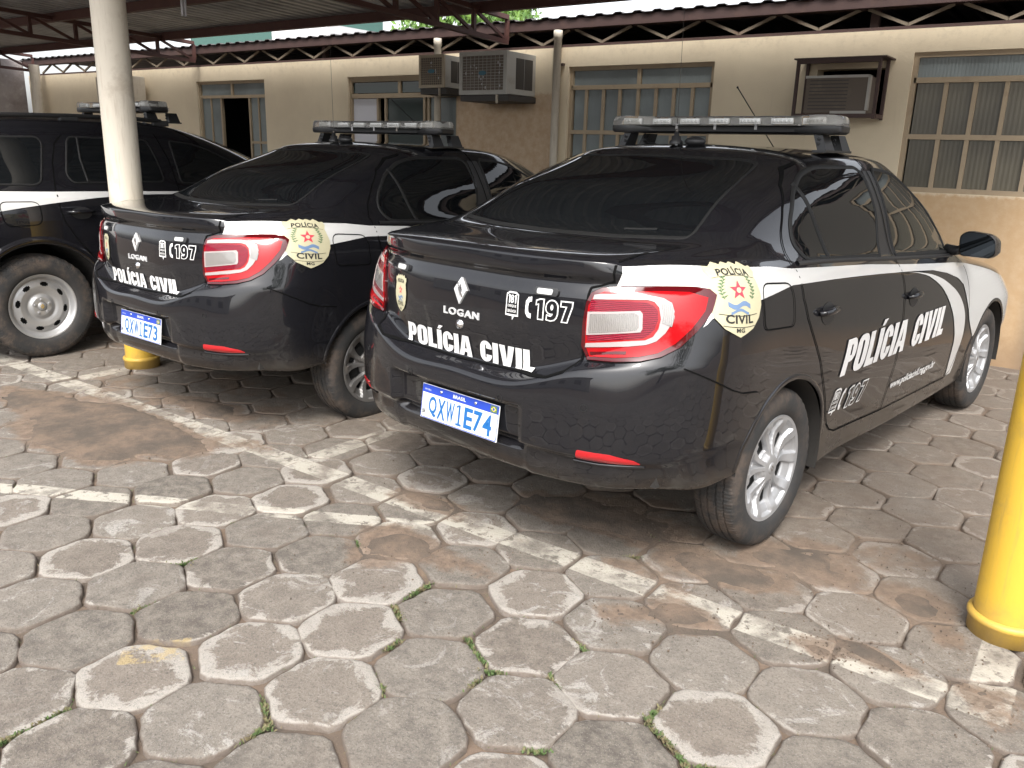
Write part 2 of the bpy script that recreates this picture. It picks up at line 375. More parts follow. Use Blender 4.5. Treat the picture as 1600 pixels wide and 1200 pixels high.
M_ACDARK = mat('ac_dark', (.05, .045, .042), .6); M_ACBEIGE = rusty('ac_frame_beige', (.40, .34, .25), (.2, .15, .1), .4); M_ACLOGO = mat('ac_badge', (.05, .16, .22), .5)
def leafm():
    m = mat('leaves', (.09, .19, .035), .5); t = NT(m); g = t.node('ShaderNodeObjectInfo'); n = t.noise(3, 3); t.col(t.mix(t.ramp(n, .3, .7), (.05, .12, .02), (.16, .28, .05))); return m
M_LEAF = leafm(); M_BARK = mat('bark', (.10, .07, .05), .9)
M_GRASS = mat('grass_blades', (.08, .10, .04), .8); _t = NT(M_GRASS); _t.col(_t.mix(_t.ramp(_t.noise(28, 4, .7), .42, .6), (.065, .105, .03), (.16, .13, .07)))
def wall_mat():
    m = mat('painted_plaster', (.5, .44, .35), .85); t = NT(m); X = t.xyz(); n = t.noise(1.3, 6, .6); n2 = t.noise(14, 6, .7); n3 = t.noise(70, 3)
    nn = t.math('MULTIPLY', t.math('SUBTRACT', n2, .5), .10)
    cream = t.mix(t.ramp(n, .3, .75), (.70, .60, .435), (.61, .515, .37)); tan = t.mix(t.ramp(n2, .35, .7), (.50, .34, .19), (.54, .385, .235))
    dado = t.math('MULTIPLY', t.ramp(t.math('ADD', X[2], nn), 1.19, 1.23, 1, 0), t.ramp(X[0], 2.6, 2.7, 1, .25))
    band = t.math('MULTIPLY', t.math('MULTIPLY', t.ramp(X[0], -4.12, -4.06), t.ramp(X[0], -2.85, -2.80, 1, 0)), t.ramp(t.math('ADD', X[2], nn), 1.93, 1.98, 1, 0))
    mor = t.mix(t.ramp(n2, .3, .72), (.46, .32, .20), (.56, .43, .30))
    c = t.mix(dado, cream, tan); c = t.mix(band, c, mor); c = t.mix(t.ramp(X[0], 1.2, 1.4), c, (.11, .10, .085)); stk = t.noise(4, 6, .65, t.scaled((7, 1, .5))); c = t.mix(t.math('MULTIPLY', t.ramp(stk, .55, .78), .14), c, (.30, .24, .17)); soil = t.ramp(t.math('ADD', X[2], t.math('MULTIPLY', nn, 2)), .02, .35, .6, 0)  # dark right-hand stretch is added, out of view, so car doors mirror something dark
    top_dark = t.math('MULTIPLY', t.ramp(n2, .45, .8), t.ramp(X[2], 2.15, 2.36, 0, .35)); c = t.mix(top_dark, c, (.2, .16, .12))  # mottled darker brown towards the wall top
    t.col(t.mix(soil, c, (.24, .16, .10))); t.bump(t.math('ADD', t.math('MULTIPLY', n2, .5), n3), .3, .004); return m
M_WALL = wall_mat()
def oldwall():
    m = mat('stained_plaster', (.4, .38, .37), .9); t = NT(m); n = t.noise(1.6, 7, .65); n2 = t.noise(7, 6, .7)
    c = t.mix(t.ramp(n, .35, .7), (.42, .38, .37), (.20, .17, .16)); t.col(t.mix(t.math('MULTIPLY', t.ramp(n2, .5, .7), .6), c, (.55, .52, .5))); t.bump(n2, .4, .01); return m
M_OLDWALL = oldwall(); M_PALE = rusty('pale_render', (.50, .49, .47), (.36, .33, .30), .4, .9, 2)
# ------------------------------------------------------------------ ground: soil, hexagonal paving, grass in the joints
SOIL = [(-2.38,-0.88,0.60,0.17,1.35),(-2.20,-0.47,0.45,0.12,1.0),(-2.29,-1.22,0.5,0.14,1.2),(-3.01,-1.02,0.5,0.12,1.1),(-1.96,-0.96,0.3,0.1,0.8),(-3.06,-0.54,0.4,0.2,0.4),(-0.28,-1.00,0.18,0.13,1.1),(-0.27,-1.20,0.14,0.1,0.4),(0.08,-0.98,0.16,0.12,0.5),(-0.03,-0.36,0.3,0.12,0.7),(0.29,-0.33,0.3,0.12,0.8),(0.28,-0.10,0.3,0.2,0.6),(0.80,-0.43,0.26,0.10,1.2),(0.97,-0.20,0.24,0.12,1.0),(0.79,-0.79,0.14,0.1,0.9),(0.62,-0.92,0.1,0.08,0.6),(1.05,0.00,0.2,0.1,0.4),(1.30,0.14,0.15,0.1,0.5),(1.40,-0.25,0.13,0.12,0.8),(1.52,-0.40,0.08,0.1,0.6),(1.23,-0.71,0.05,0.05,0.5),(-0.30,-0.66,0.2,0.08,0.4),(-1.79,-0.27,0.4,0.15,0.5),(-2.49,-0.04,0.5,0.2,0.5),(-0.68,-0.22,0.2,0.1,0.35),(1.15,-0.69,0.1,0.06,0.5),(1.40,-0.66,0.1,0.05,0.7),(1.30,-0.61,0.1,0.05,0.6),(0.98,0.57,0.2,0.1,0.2),(1.69,-0.66,0.15,0.15,0.6),(-.6,.6,.9,.5,.45),(-2.6,1.0,.9,.6,.5),(1.4,2.6,.5,.4,.3),(-4.2,.3,.8,.5,.6)]
def vnoise(x, y, seed=0):
    """value noise on arrays"""
    def hsh(i, j):
        v = np.sin(i*127.1+j*311.7+seed*74.7)*43758.5453; return v-np.floor(v)
    i = np.floor(x); j = np.floor(y); u = x-i; v = y-j; u = u*u*(3-2*u); v = v*v*(3-2*v)
    return (hsh(i, j)*(1-u)+hsh(i+1, j)*u)*(1-v)+(hsh(i, j+1)*(1-u)+hsh(i+1, j+1)*u)*v
def fbm(x, y, f, o=4, seed=0):
    s = 0; a = .5; t = 0
    for k in range(o): s = s+a*vnoise(x*f+k*17.3, y*f-k*9.1, seed+k); t += a; a *= .55; f *= 2.05
    return s/t
SOIL += [(-.45,-.62,.25,.10,.7),(.55,-.62,.22,.08,.6),(-1.5,-.68,.3,.08,.55),(.1,-.70,.16,.06,.5)]
def soil_amount(x, y):
    s = np.zeros_like(x)
    for (cx, cy, rx, ry, a) in SOIL: s = s+a*np.exp(-(((x-cx)/rx)**2+((y-cy)/ry)**2)*.9)
    s = s*(.55+.9*fbm(x, y, 5, 4, 3)) + .35*(fbm(x, y, 2.3, 4, 9)-.5)
    return np.clip(s, 0, 1.3)
m = mat('red_brown_soil', (.20, .135, .09), .95); t = NT(m); n = t.noise(5, 7, .65); n2 = t.noise(45, 6, .75); n3 = t.noise(160, 3)
c = t.mix(t.ramp(n, .35, .68), (.080, .064, .050), (.165, .118, .085)); c = t.mix(t.math('MULTIPLY', t.ramp(n2, .5, .75), .7), c, (.075, .055, .042)); c = t.mix(t.math('MULTIPLY', t.ramp(n3, .66, .8), .5), c, (.36, .29, .22))
t.col(c); t.bump(t.math('ADD', n2, t.math('MULTIPLY', n3, .6)), .6, .008); M_SOIL = m
def grid_sheet(name, x0, x1, y0, y1, st, hf, mt):
    xs = np.arange(x0, x1+st/2, st); ys = np.arange(y0, y1+st/2, st); X, Y = np.meshgrid(xs, ys); Z = hf(X, Y)
    V = np.stack([X, Y, Z], -1).reshape(-1, 3); nx = len(xs); i = (np.arange(len(ys)-1)[:, None]*nx+np.arange(nx-1)).ravel()
    return mesh_obj(name, V.tolist(), np.stack([i, i+1, i+nx+1, i+nx], 1).tolist(), mt)
o = grid_sheet('soil', -6, 3.2, -3.4, 3.9, .028, lambda X, Y: -.019+.027*np.minimum(soil_amount(X, Y), .95)+.006*(fbm(X, Y, 22, 3, 5)-.5), M_SOIL); tag(o, kind='structure')
bm = bmesh.new()
for a, b, c_, d_ in ((-200, -6, -200, 200), (3.2, 200, -200, 200), (-6, 3.2, -200, -3.4), (-6, 3.2, 3.9, 200)):
    bm.faces.new([bm.verts.new(q) for q in ((a, c_, -.02), (b, c_, -.02), (b, d_, -.02), (a, d_, -.02))])
tag(bm_obj('ground', bm, M_SOIL), kind='structure')

def paving():
    s = .3084; ox, oy = -.2832, -2.0405; a = np.array([cos(pi/3), sin(pi/3)]); b = np.array([cos(2*pi/3), sin(2*pi/3)])
    cs = []
    for i in range(-80, 80):
        for j in range(-80, 80):
            p = np.array([ox, oy])+s*(i*a+j*b)
            if -14 < p[0] < 6 and -6.5 < p[1] < 3.95 and not (p[0] < -6 and p[1] < -3.2): cs.append(p)
    cs = np.array(cs); n = len(cs); K = 30; th = np.arange(K)*2*pi/K
    rr = np.array([0.0001, .35, .62, .80, .90, .96, 1.0, 1.0]); ed = np.array([0, .3, .58, .78, .9, .96, 1, 1]); zz = np.array([0, 0, 0, 0, 0, -.0006, -.0045, -.04])
    rnd = np.random.rand(n, 6); cs = cs+(rnd[:, :2]-.5)*.016; rot = (rnd[:, 2]-.5)*.07
    A = th[None, :]+0*rot[:, None]; m6 = np.mod(A+pi/6-pi/6*0, pi/3)-pi/6   # flats face 0, 60, 120 degrees
    m6 = np.mod(A+pi/6, pi/3)-pi/6; R = .5*s*(.955+.028*rnd[:, 3:4])/np.cos(m6); R = np.minimum(R, .5*s*1.09)
    gx = cs[:, :1]+R*np.cos(A+rot[:, None]); gy = cs[:, 1:]+R*np.sin(A+rot[:, None])
    chip = (fbm(gx, gy, 38, 3, 2)-.5)*.016+(fbm(gx, gy, 9, 2, 8)-.5)*.012; R = R+chip
    X = cs[:, 0][:, None, None]+rr[None, :, None]*(R*np.cos(A+rot[:, None]))[:, None, :]; Y = cs[:, 1][:, None, None]+rr[None, :, None]*(R*np.sin(A+rot[:, None]))[:, None, :]
    tilt = (rnd[:, 4:6]-.5)*.022; Z = zz[None, :, None]+tilt[:, 0][:, None, None]*(X-cs[:, 0][:, None, None])+tilt[:, 1][:, None, None]*(Y-cs[:, 1][:, None, None])+((rnd[:, 3]-.5)*.005)[:, None, None]
    Z = Z+(fbm(X, Y, 14, 2, 4)-.5)*.003*(zz[None, :, None] > -.01)
    V = np.stack([X, Y, Z], -1).reshape(-1, 3); NR = len(rr); base = (np.arange(n)*NR*K)[:, None, None]; r_ = (np.arange(NR-1)*K)[None, :, None]; k = np.arange(K)[None, None, :]; k2 = (k+1) % K
    F = np.stack([base+r_+k, base+r_+K+k, base+r_+K+k2, base+r_+k2], -1).reshape(-1, 4)
    me = bpy.data.meshes.new('paving'); me.vertices.add(len(V)); me.vertices.foreach_set('co', V.ravel()); me.loops.add(F.size); me.loops.foreach_set('vertex_index', F.ravel().astype(np.int32))
    me.polygons.add(len(F)); me.polygons.foreach_set('loop_start', np.arange(len(F), dtype=np.int32)*4); me.polygons.foreach_set('loop_total', np.full(len(F), 4, np.int32)); me.update(); me.validate()
    at = me.attributes.new('pv', 'FLOAT_COLOR', 'POINT'); E_ = np.broadcast_to(ed[None, :, None], (n, NR, K))
    r1 = np.broadcast_to(np.random.rand(n)[:, None, None], (n, NR, K)); r2_ = np.broadcast_to(np.random.rand(n)[:, None, None], (n, NR, K))
    at.data.foreach_set('color', np.stack([E_, r1, r2_, soil_amount(X, Y)], -1).astype(np.float32).ravel())
    me.polygons.foreach_set('use_smooth', np.ones(len(F), bool))
    m = mat('worn_concrete_pavers', (.4, .38, .35), .9); t = NT(m); me.materials.append(m); at_ = t.attr('pv'); sp = t.node('ShaderNodeSeparateColor'); t.lk(at_[0], sp.inputs[0]); edge, q1, q2 = sp.outputs; soil = at_[3]
    X3 = t.xyz(); n1 = t.noise(4.5, 7, .65); n2 = t.noise(17, 7, .72); n3 = t.noise(120, 4, .8); n4 = t.noise(1.1, 3, .5); n5 = t.noise(9, 9, .78, dist=.6)
    c = t.mix(t.ramp(n2, .3, .7), (.080, .068, .057), (.205, .18, .15)); c = t.mix(t.math('MULTIPLY', q1, .42), c, (.27, .24, .205))
    c = t.mix(t.math('MULTIPLY', t.ramp(q2, .4, 1), .35), c, (.19, .15, .12)); c = t.mix(t.math('MULTIPLY', t.ramp(n4, .45, .65), .3), c, (.24, .21, .175))
    # pale worn skin: strongest near the rim, different amount on each paver
    rim = t.math('ADD', t.math('MULTIPLY', edge, .62), t.math('MULTIPLY', n5, .95)); rim = t.math('ADD', t.math('ADD', rim, t.math('MULTIPLY', t.math('POWER', q2, 1.5), .40)), t.math('MULTIPLY', t.math('SUBTRACT', n1, .5), .75))
    c = t.mix(t.math('MULTIPLY', t.ramp(rim, 1.245, 1.32), .78), c, t.mix(t.ramp(n3, .3, .7), (.30, .275, .24), (.48, .45, .405)))
    smear = t.noise(6, 8, .72, dist=1.6); c = t.mix(t.math('MULTIPLY', t.ramp(smear, .56, .63), t.ramp(q1, .3, .9, .1, .75)), c, (.36, .34, .31))
    vo = t.node('ShaderNodeTexVoronoi'); vo.inputs['Scale'].default_value = 150; t.lk(t.tc, vo.inputs['Vector']); sp_ = vo.outputs['Distance']
    c = t.mix(t.math('MULTIPLY', t.ramp(n3, .48, .66), .62), c, (.07, .062, .054)); c = t.mix(t.math('MULTIPLY', t.ramp(sp_, .28, .12), .22), c, (.50, .47, .43)); c = t.mix(t.math('MULTIPLY', t.ramp(n1, .52, .72), .45), c, (.125, .10, .082))
    n6 = t.noise(30, 6, .8, dist=1.2); c = t.mix(t.math('MULTIPLY', t.ramp(n6, .55, .68), .35), c, (.09, .08, .07))
    # painted bay lines, worn
    def seg(x0, y0, x1, y1, hw):
        L = math.hypot(x1-x0, y1-y0); dx, dy = (x1-x0)/L, (y1-y0)/L
        u = t.math('ADD', t.math('MULTIPLY', X3[0], dx), t.math('MULTIPLY_ADD', X3[1], dy, -(x0*dx+y0*dy))); v = t.math('ADD', t.math('MULTIPLY', X3[0], -dy), t.math('MULTIPLY_ADD', X3[1], dx, (x0*dy-y0*dx)))
        wv = t.math('MULTIPLY', t.math('SUBTRACT', n2, .5), .012); v = t.math('ABSOLUTE', t.math('ADD', v, wv)); a_ = t.ramp(v, hw-.003, hw+.003, 1, 0)
        return t.math('MULTIPLY', a_, t.math('MULTIPLY', t.ramp(u, -.004, .004), t.ramp(u, L-.004, L+.004, 1, 0)))
    ln = None
    for sgm in ((-14, -.70, 1.72, -.70, .058), (-4.6, -3.10, -.26, -.80, .045), (1.665, -.62, 1.665, .55, .058), (-1.19, -.62, -1.19, .7, .055), (-3.34, -.62, -3.34, .9, .055)):
        q = seg(*sgm); ln = q if ln is None else t.math('MAXIMUM', ln, q)
    wear = t.math('MULTIPLY', t.ramp(n2, .40, .48, .12, 1), t.ramp(n1, .38, .54, .15, 1)); c = t.mix(t.math('MULTIPLY', t.math('MULTIPLY', ln, wear), .88), c, (.46, .43, .365))
    yl = t.math('MULTIPLY', seg(-.41, -2.01, -.28, -1.88, .06), t.ramp(n2, .48, .56)); c = t.mix(t.math('MULTIPLY', yl, .5), c, (.42, .31, .12))
    sl = t.math('ADD', soil, t.math('MULTIPLY', t.math('SUBTRACT', n5, .5), .9)); sl = t.math('ADD', sl, t.math('MULTIPLY', t.math('SUBTRACT', n1, .5), .5))
    c = t.mix(t.math('MULTIPLY', t.ramp(sl, .36, .58), .85), c, t.mix(t.ramp(n2, .35, .7), (.125, .088, .062), (.225, .155, .108)))
    c = t.mix(t.math('MULTIPLY', t.math('MULTIPLY', t.ramp(edge, .955, 1), .9), t.ramp(n5, .3, .6, .5, 1)), c, (.13, .10, .08))
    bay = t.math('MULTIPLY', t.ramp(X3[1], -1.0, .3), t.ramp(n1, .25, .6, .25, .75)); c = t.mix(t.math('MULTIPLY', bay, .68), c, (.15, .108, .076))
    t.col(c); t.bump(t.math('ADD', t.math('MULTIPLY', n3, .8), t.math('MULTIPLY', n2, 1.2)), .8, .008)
    return link(bpy.data.objects.new('paving', me))
tag(paving(), kind='structure')
GR = [(-0.75,-1.60),(-0.75,-1.58),(-0.58,-1.85),(0.10,-1.92),(0.16,-1.96),(0.19,-1.99),(0.07,-1.32),(0.08,-1.37),(0.02,-1.23),(0.01,-1.21),(0.30,-1.49),(0.38,-1.34),(0.43,-1.39),(0.49,-1.41),(0.35,-1.33),(0.63,-1.15),(0.66,-1.34),(0.93,-1.29),(0.96,-1.33),(1.00,-1.35),(1.04,-1.36),(1.10,-1.39),(1.13,-1.38),(-0.28,-2.31),(-0.28,-2.37),(-0.28,-2.26),(-0.28,-2.39),(0.29,-1.66),(0.05,-1.17),(-0.37,-1.10),(-0.37,-1.07),(0.79,-1.62),(0.94,-1.30),(0.47,-0.30),(0.04,-1.36),(0.47,-0.54),(0.48,-1.49)]
def snap_joint(x, y):
    s = .3084; a = np.array([cos(pi/3), sin(pi/3)]); b = np.array([cos(2*pi/3), sin(2*pi/3)]); p = np.array([x+.2832, y+2.0405])/s
    M_ = np.linalg.inv(np.stack([a, b], 1)); q = M_@p; best = sorted(((np.hypot(*(p-(i*a+j*b))), i, j) for i in (math.floor(q[0]), math.floor(q[0])+1) for j in (math.floor(q[1]), math.floor(q[1])+1)))[:2]
    c1 = best[0][1]*a+best[0][2]*b; c2 = best[1][1]*a+best[1][2]*b; m_ = (c1+c2)/2; n_ = (c2-c1); n_ = n_/np.linalg.norm(n_); p = p-n_*((p-m_)@n_); return p*s-np.array([.2832, 2.0405]), np.array([-n_[1], n_[0]])
bm = bmesh.new()
for (gx, gy) in GR:
    p, dr = snap_joint(gx, gy)
    for k in range(60):
        u = random.gauss(0, .020); v = random.gauss(0, .0045); b0 = Vector((p[0]+dr[0]*u-dr[1]*v, p[1]+dr[1]*u+dr[0]*v, -.008)); h = random.uniform(.004, .014); an = random.uniform(0, 2*pi); l = random.uniform(.003, .013)
        tip = b0+Vector((cos(an)*l, sin(an)*l, h)); wv = Vector((-sin(an), cos(an), 0))*random.uniform(.0012, .003); md = (b0+tip)/2+Vector((0, 0, .002))
        vs = [bm.verts.new(q) for q in (b0-wv, b0+wv, md+wv*1.3, tip, md-wv*1.3)]; bm.faces.new(vs)
for k in range(900):
    x, y = random.uniform(-3, 2), random.uniform(-2.6, -.8); p, dr = snap_joint(x, y); an = random.uniform(0, 2*pi); l = random.uniform(.004, .014); b0 = Vector((p[0]+random.gauss(0, .003), p[1]+random.gauss(0, .003), -.006)); wv = Vector((-sin(an), cos(an), 0))*random.uniform(.001, .0022)
    vs = [bm.verts.new(q) for q in (b0-wv, b0+wv, b0+Vector((cos(an)*l, sin(an)*l, random.uniform(.002, .010))))]; bm.faces.new(vs)
tag(bm_obj('grass', bm, M_GRASS), 'short green grass and weeds growing in the paver joints', 'grass', kind='stuff')
# loose crumbs of earth
bm = bmesh.new()
for k in range(1500):
    s0 = random.choice(SOIL[:30]); x = random.gauss(s0[0], s0[2]*.8); y = random.gauss(s0[1], s0[3]*1.2); r = random.uniform(.001, .0035)*(1.6 if random.random() < .06 else 1)
    mm = Matrix.Translation((x, y, r*.3+.003)) @ Euler((random.random()*3, random.random()*3, random.random()*3)).to_matrix().to_4x4() @ Matrix.Diagonal((r*random.uniform(.7, 1.5), r, r*.8, 1))
    bmesh.ops.create_icosphere(bm, subdivisions=1, radius=1, matrix=mm)
tag(bm_obj('gravel_crumbs', bm, M_SOIL), 'loose brown crumbs of earth scattered over the pavers', 'gravel', kind='stuff')

# ------------------------------------------------------------------ building with its wall, windows and eave
WY = 3.84; WT = 2.36
bld = thing('building', 'long cream plastered low building with tan lower wall behind the parked cars', 'building', (0, WY, 0))
holes = [('w1', -8.47, -7.08, .6, 2.18), ('w2', -5.62, -4.02, .6, 2.17), ('w3', -2.68, -1.25, 1.22, 2.19), ('w4', .28, 2.3, 1.22, 2.20), ('ac', -.40, .10, 1.76, 2.10)]
def wall_with_holes(x0, x1, z0, z1, hs, th=.16):
    xs = sorted({x0, x1} | {h[1] for h in hs} | {h[2] for h in hs}); zs = sorted({z0, z1} | {h[3] for h in hs} | {h[4] for h in hs}); bm = bmesh.new(); cache = {}
    def vt(x, y, z):
        k = (round(x, 4), round(y, 4), round(z, 4))
        if k not in cache: cache[k] = bm.verts.new((x, y, z))
        return cache[k]
    inh = lambda x, z: any(h[1] < x < h[2] and h[3] < z < h[4] for h in hs)
    for i in range(len(xs)-1):
        for j in range(len(zs)-1):
            if not inh((xs[i]+xs[i+1])/2, (zs[j]+zs[j+1])/2): bm.faces.new((vt(xs[i], 0, zs[j]), vt(xs[i+1], 0, zs[j]), vt(xs[i+1], 0, zs[j+1]), vt(xs[i], 0, zs[j+1])))
    for h in hs:
        for (a, b) in (((h[1], h[3]), (h[2], h[3])), ((h[2], h[3]), (h[2], h[4])), ((h[2], h[4]), (h[1], h[4])), ((h[1], h[4]), (h[1], h[3]))):
            bm.faces.new((vt(a[0], 0, a[1]), vt(b[0], 0, b[1]), vt(b[0], th, b[1]), vt(a[0], th, a[1])))
    bm.faces.new([vt(x0, 0, z1), vt(x1, 0, z1), vt(x1, th, z1), vt(x0, th, z1)])
    return bm
bm_obj('wall', wall_with_holes(-13.0, 5.5, -.05, WT, holes), M_WALL, bld)
def room(bm, x0, x1, z0, z1, dep=2.5):
    v = [bm.verts.new(p) for p in ((x0, .165, z0), (x1, .165, z0), (x1, .165, z1), (x0, .165, z1), (x0, dep, z0), (x1, dep, z0), (x1, dep, z1), (x0, dep, z1))]
    for f in ((4, 5, 6, 7), (0, 4, 7, 3), (1, 2, 6, 5), (3, 7, 6, 2), (0, 1, 5, 4)): bm.faces.new([v[i] for i in f])
for h in holes: bm = bmesh.new(); room(bm, h[1]-.02, h[2]+.02, h[3]-.02, h[4]+.02); bm_obj('dark_room', bm, M_DKROOM, bld)
def window(name, x0, x1, z0, z1, bars_v, bars_h, label=None, fr=.035, frame=M_TANFRAME, glass=M_FLUTE, cells=None, top_v=None, ztop=None, deep=.05, th=.018):
    """steel window: outer frame, glazing bars, one glass sheet behind them; cells = panes left open or filled with another material"""
    f = None; bm = bmesh.new(); y0, y1 = deep-.02, deep+.03
    box(bm, x0, x1, y0, y1, z1-fr, z1); box(bm, x0, x1, y0, y1, z0, z0+fr); box(bm, x0, x0+fr, y0, y1, z0+fr, z1-fr); box(bm, x1-fr, x1, y0, y1, z0+fr, z1-fr)
    for z in bars_h: box(bm, x0+fr, x1-fr, y0+.003, y1-.003, z-th, z+th)
    if ztop:
        for x in bars_v: box(bm, x-th*.8, x+th*.8, y0+.006, y1-.006, z0+fr, ztop-.016)
        for x in top_v or []: box(bm, x-th, x+th, y0+.006, y1-.006, ztop+.016, z1-fr)
    f = bm_obj(name, bm, frame, bld)
    if label: f['label'] = label
    for (a, b, c_, d_, gm, nm) in cells:
        g = bmesh.new(); box(g, a, b, deep+.006, deep+.011, c_, d_); bm_obj(nm, g, gm, f)
    return f
# window on the far left: dark opening between two fluted leaves
window('window', -8.47, -7.08, .6, 2.18, (-8.02, -7.44), (), 'tan window with an open dark middle', ztop=1.99, top_v=(-7.78,), cells=(
    (-8.44, -7.80, 2.01, 2.15, M_FLUTE, 'pane'), (-7.76, -7.11, 2.01, 2.15, M_FLUTE, 'pane'), (-8.44, -8.035, .63, 1.975, M_FLUTE, 'pane'), (-7.42, -7.11, .63, 1.975, M_FLUTE, 'pane')))
g = bmesh.new(); box(g, -8.47, -7.08, .032, .078, 1.972, 2.008)
for x in (-8.24, -7.265): box(g, x-.01, x+.01, .038, .072, .63, 1.972)
box(g, -7.43, -7.11, .036, .07, 1.42, 1.45); bm_obj('window_bar', g, M_TANFRAME, bld)
window('window', -5.62, -4.02, .6, 2.17, (-5.19, -5.07, -4.50, -4.44), (), 'tan window with a white sheet and a green dark pane', ztop=1.975, top_v=(-4.86,), cells=(
    (-5.585, -4.885, 2.0, 2.11, M_GRNGL, 'pane'), (-4.835, -4.06, 2.0, 2.11, M_GRNGL, 'pane'), (-5.585, -5.215, .63, 1.94, M_PAPER, 'pane'), (-5.05, -4.52, .63, 1.94, M_GRNGL, 'pane'), (-4.42, -4.06, .63, 1.94, M_FLUTE, 'pane')))
g = bmesh.new(); box(g, -5.6, -4.04, .03, .082, 1.945, 1.993); box(g, -5.6, -4.04, .033, .079, 2.115, 2.14); bm_obj('window_bar', g, M_TANFRAME, bld)
xs4 = [-2.645, -2.50, -2.32, -2.15, -1.965, -1.79, -1.62, -1.445, -1.285]
cl = [(xs4[i]+.012, xs4[i+1]-.012, a, b, M_FLUTE, 'pane') for i in range(8) for a, b in ((1.255, 1.60), (1.63, 1.99))]+[(-2.645, -1.985, 2.03, 2.155, M_FLUTE, 'pane'), (-1.945, -1.285, 2.03, 2.155, M_FLUTE, 'pane')]
window('window', -2.68, -1.25, 1.22, 2.19, xs4[1:-1], (1.615,), 'grid window of narrow fluted grey green panes', ztop=2.01, top_v=(-1.965,), cells=cl)
g = bmesh.new(); box(g, -2.66, -1.27, .03, .082, 1.99, 2.028); bm_obj('window_bar', g, M_TANFRAME, bld)
xs4 = [.315, .52, .71, .905, 1.10, 1.30, 1.50, 1.70, 1.90, 2.10, 2.265]
cl = [(xs4[i]+.012, xs4[i+1]-.012, a, b, M_FLUTED, 'pane') for i in range(10) for a, b in ((1.255, 1.60), (1.63, 1.99))]+[(.315, 1.28, 2.03, 2.165, M_FLUTE, 'pane'), (1.32, 2.265, 2.03, 2.165, M_FLUTE, 'pane')]
window('window', .28, 2.3, 1.22, 2.20, xs4[1:-1], (1.615,), 'large grid window of dark fluted panes', ztop=2.01, top_v=(1.30,), cells=cl, deep=.035)
g = bmesh.new(); box(g, .30, 2.28, .015, .067, 1.99, 2.028); bm_obj('window_bar', g, M_TANFRAME, bld)
# lattice girder along the wall top, fascia and roof over it
g = bmesh.new(); p = .64; x = -12.6; k = 0
while x < 5.4:
    bar(g, (x, .04, 2.395), (x+p/2-.03, .04, 2.515), .022, .022); bar(g, (x+p/2+.03, .04, 2.515), (x+p, .04, 2.395), .022, .022); x += p; k += 1
bm_obj('lattice_bars', g, M_BEIGESTEEL, bld)
g = bmesh.new(); box(g, -13, 5.5, .015, .075, 2.362, 2.385); box(g, -13, 5.5, .6, .66, 2.362, 2.40)
for x in (-10.3, -6.1, -.05, 3.9): box(g, x-.03, x+.03, .09, .15, 2.362, 2.52)
bm_obj('truss_chord', g, M_BROWN, bld)
g = bmesh.new(); box(g, -13.1, 5.6, -.03, .012, 2.515, 2.60, bev=.004); box(g, -13.1, 5.6, -.012, .09, 2.515, 2.519); bm_obj('fascia', g, M_BROWN, bld)
def corrugated(x0, x1, y0, z0, y1, z1, pitch, amp, prof='trap', th=.004):
    xs = []; zs = []
    n = int(round((x1-x0)/pitch))
    for i in range(n):
        for u, h in ((0, 0), (.30, 0), (.42, 1), (.70, 1), (.82, 0)) if prof == 'trap' else [(q/8, .5-.5*cos(2*pi*q/8)) for q in range(8)]: xs.append(x0+(i+u)*pitch); zs.append(h*amp)
    V = []; F = []
    for (y, z) in ((y0, z0), (y1, z1)):
        for q in (0, th): V += [(a, y, z+b+q) for a, b in zip(xs, zs)]
    m_ = len(xs)
    for i in range(m_-1):
        F += [(i, i+1, 2*m_+i+1, 2*m_+i), (m_+i, 3*m_+i, 3*m_+i+1, m_+i+1), (i, m_+i, m_+i+1, i+1), (2*m_+i, 2*m_+i+1, 3*m_+i+1, 3*m_+i)]
    return V, F
V, F = corrugated(-13.1, 5.6, -.06, 2.603, 3.2, 2.62, .19, .015); mesh_obj('roof', V, F, M_ROOFD, bld, smooth=False)
g = bmesh.new(); box(g, -13, 5.5, 3.1, 3.16, 0, 2.6); bm_obj('back_wall', g, M_DKROOM, bld)
# down pipes in front of the wall
def column(name, label, cat, x, y, r, z1, base_h=0, parts=None):
    t_ = thing(name, label, cat, (x, y, 0)); return t_
for x, lab in ((-4.225, 'slim cream pipe rising past the small window air conditioner'), (-2.77, 'slim cream pipe beside the wide grid window')):
    t_ = thing('down_pipe', lab, 'pipe', (x, WY-.065, 0), group='cream pipes on the wall'); b = bmesh.new(); lathe(b, [(.036, 0), (.036, 2.43), (.041, 2.432), (.041, 2.50), (.036, 2.502)], 24, 'z'); bm_obj('pipe', b, M_CREAMP, t_, auto=.6)
    b = bmesh.new(); box(b, -.05, .05, .02, .06, 1.1, 1.12); box(b, -.05, .05, .02, .06, 2.2, 2.22); bm_obj('clamp', b, M_BROWN, t_)
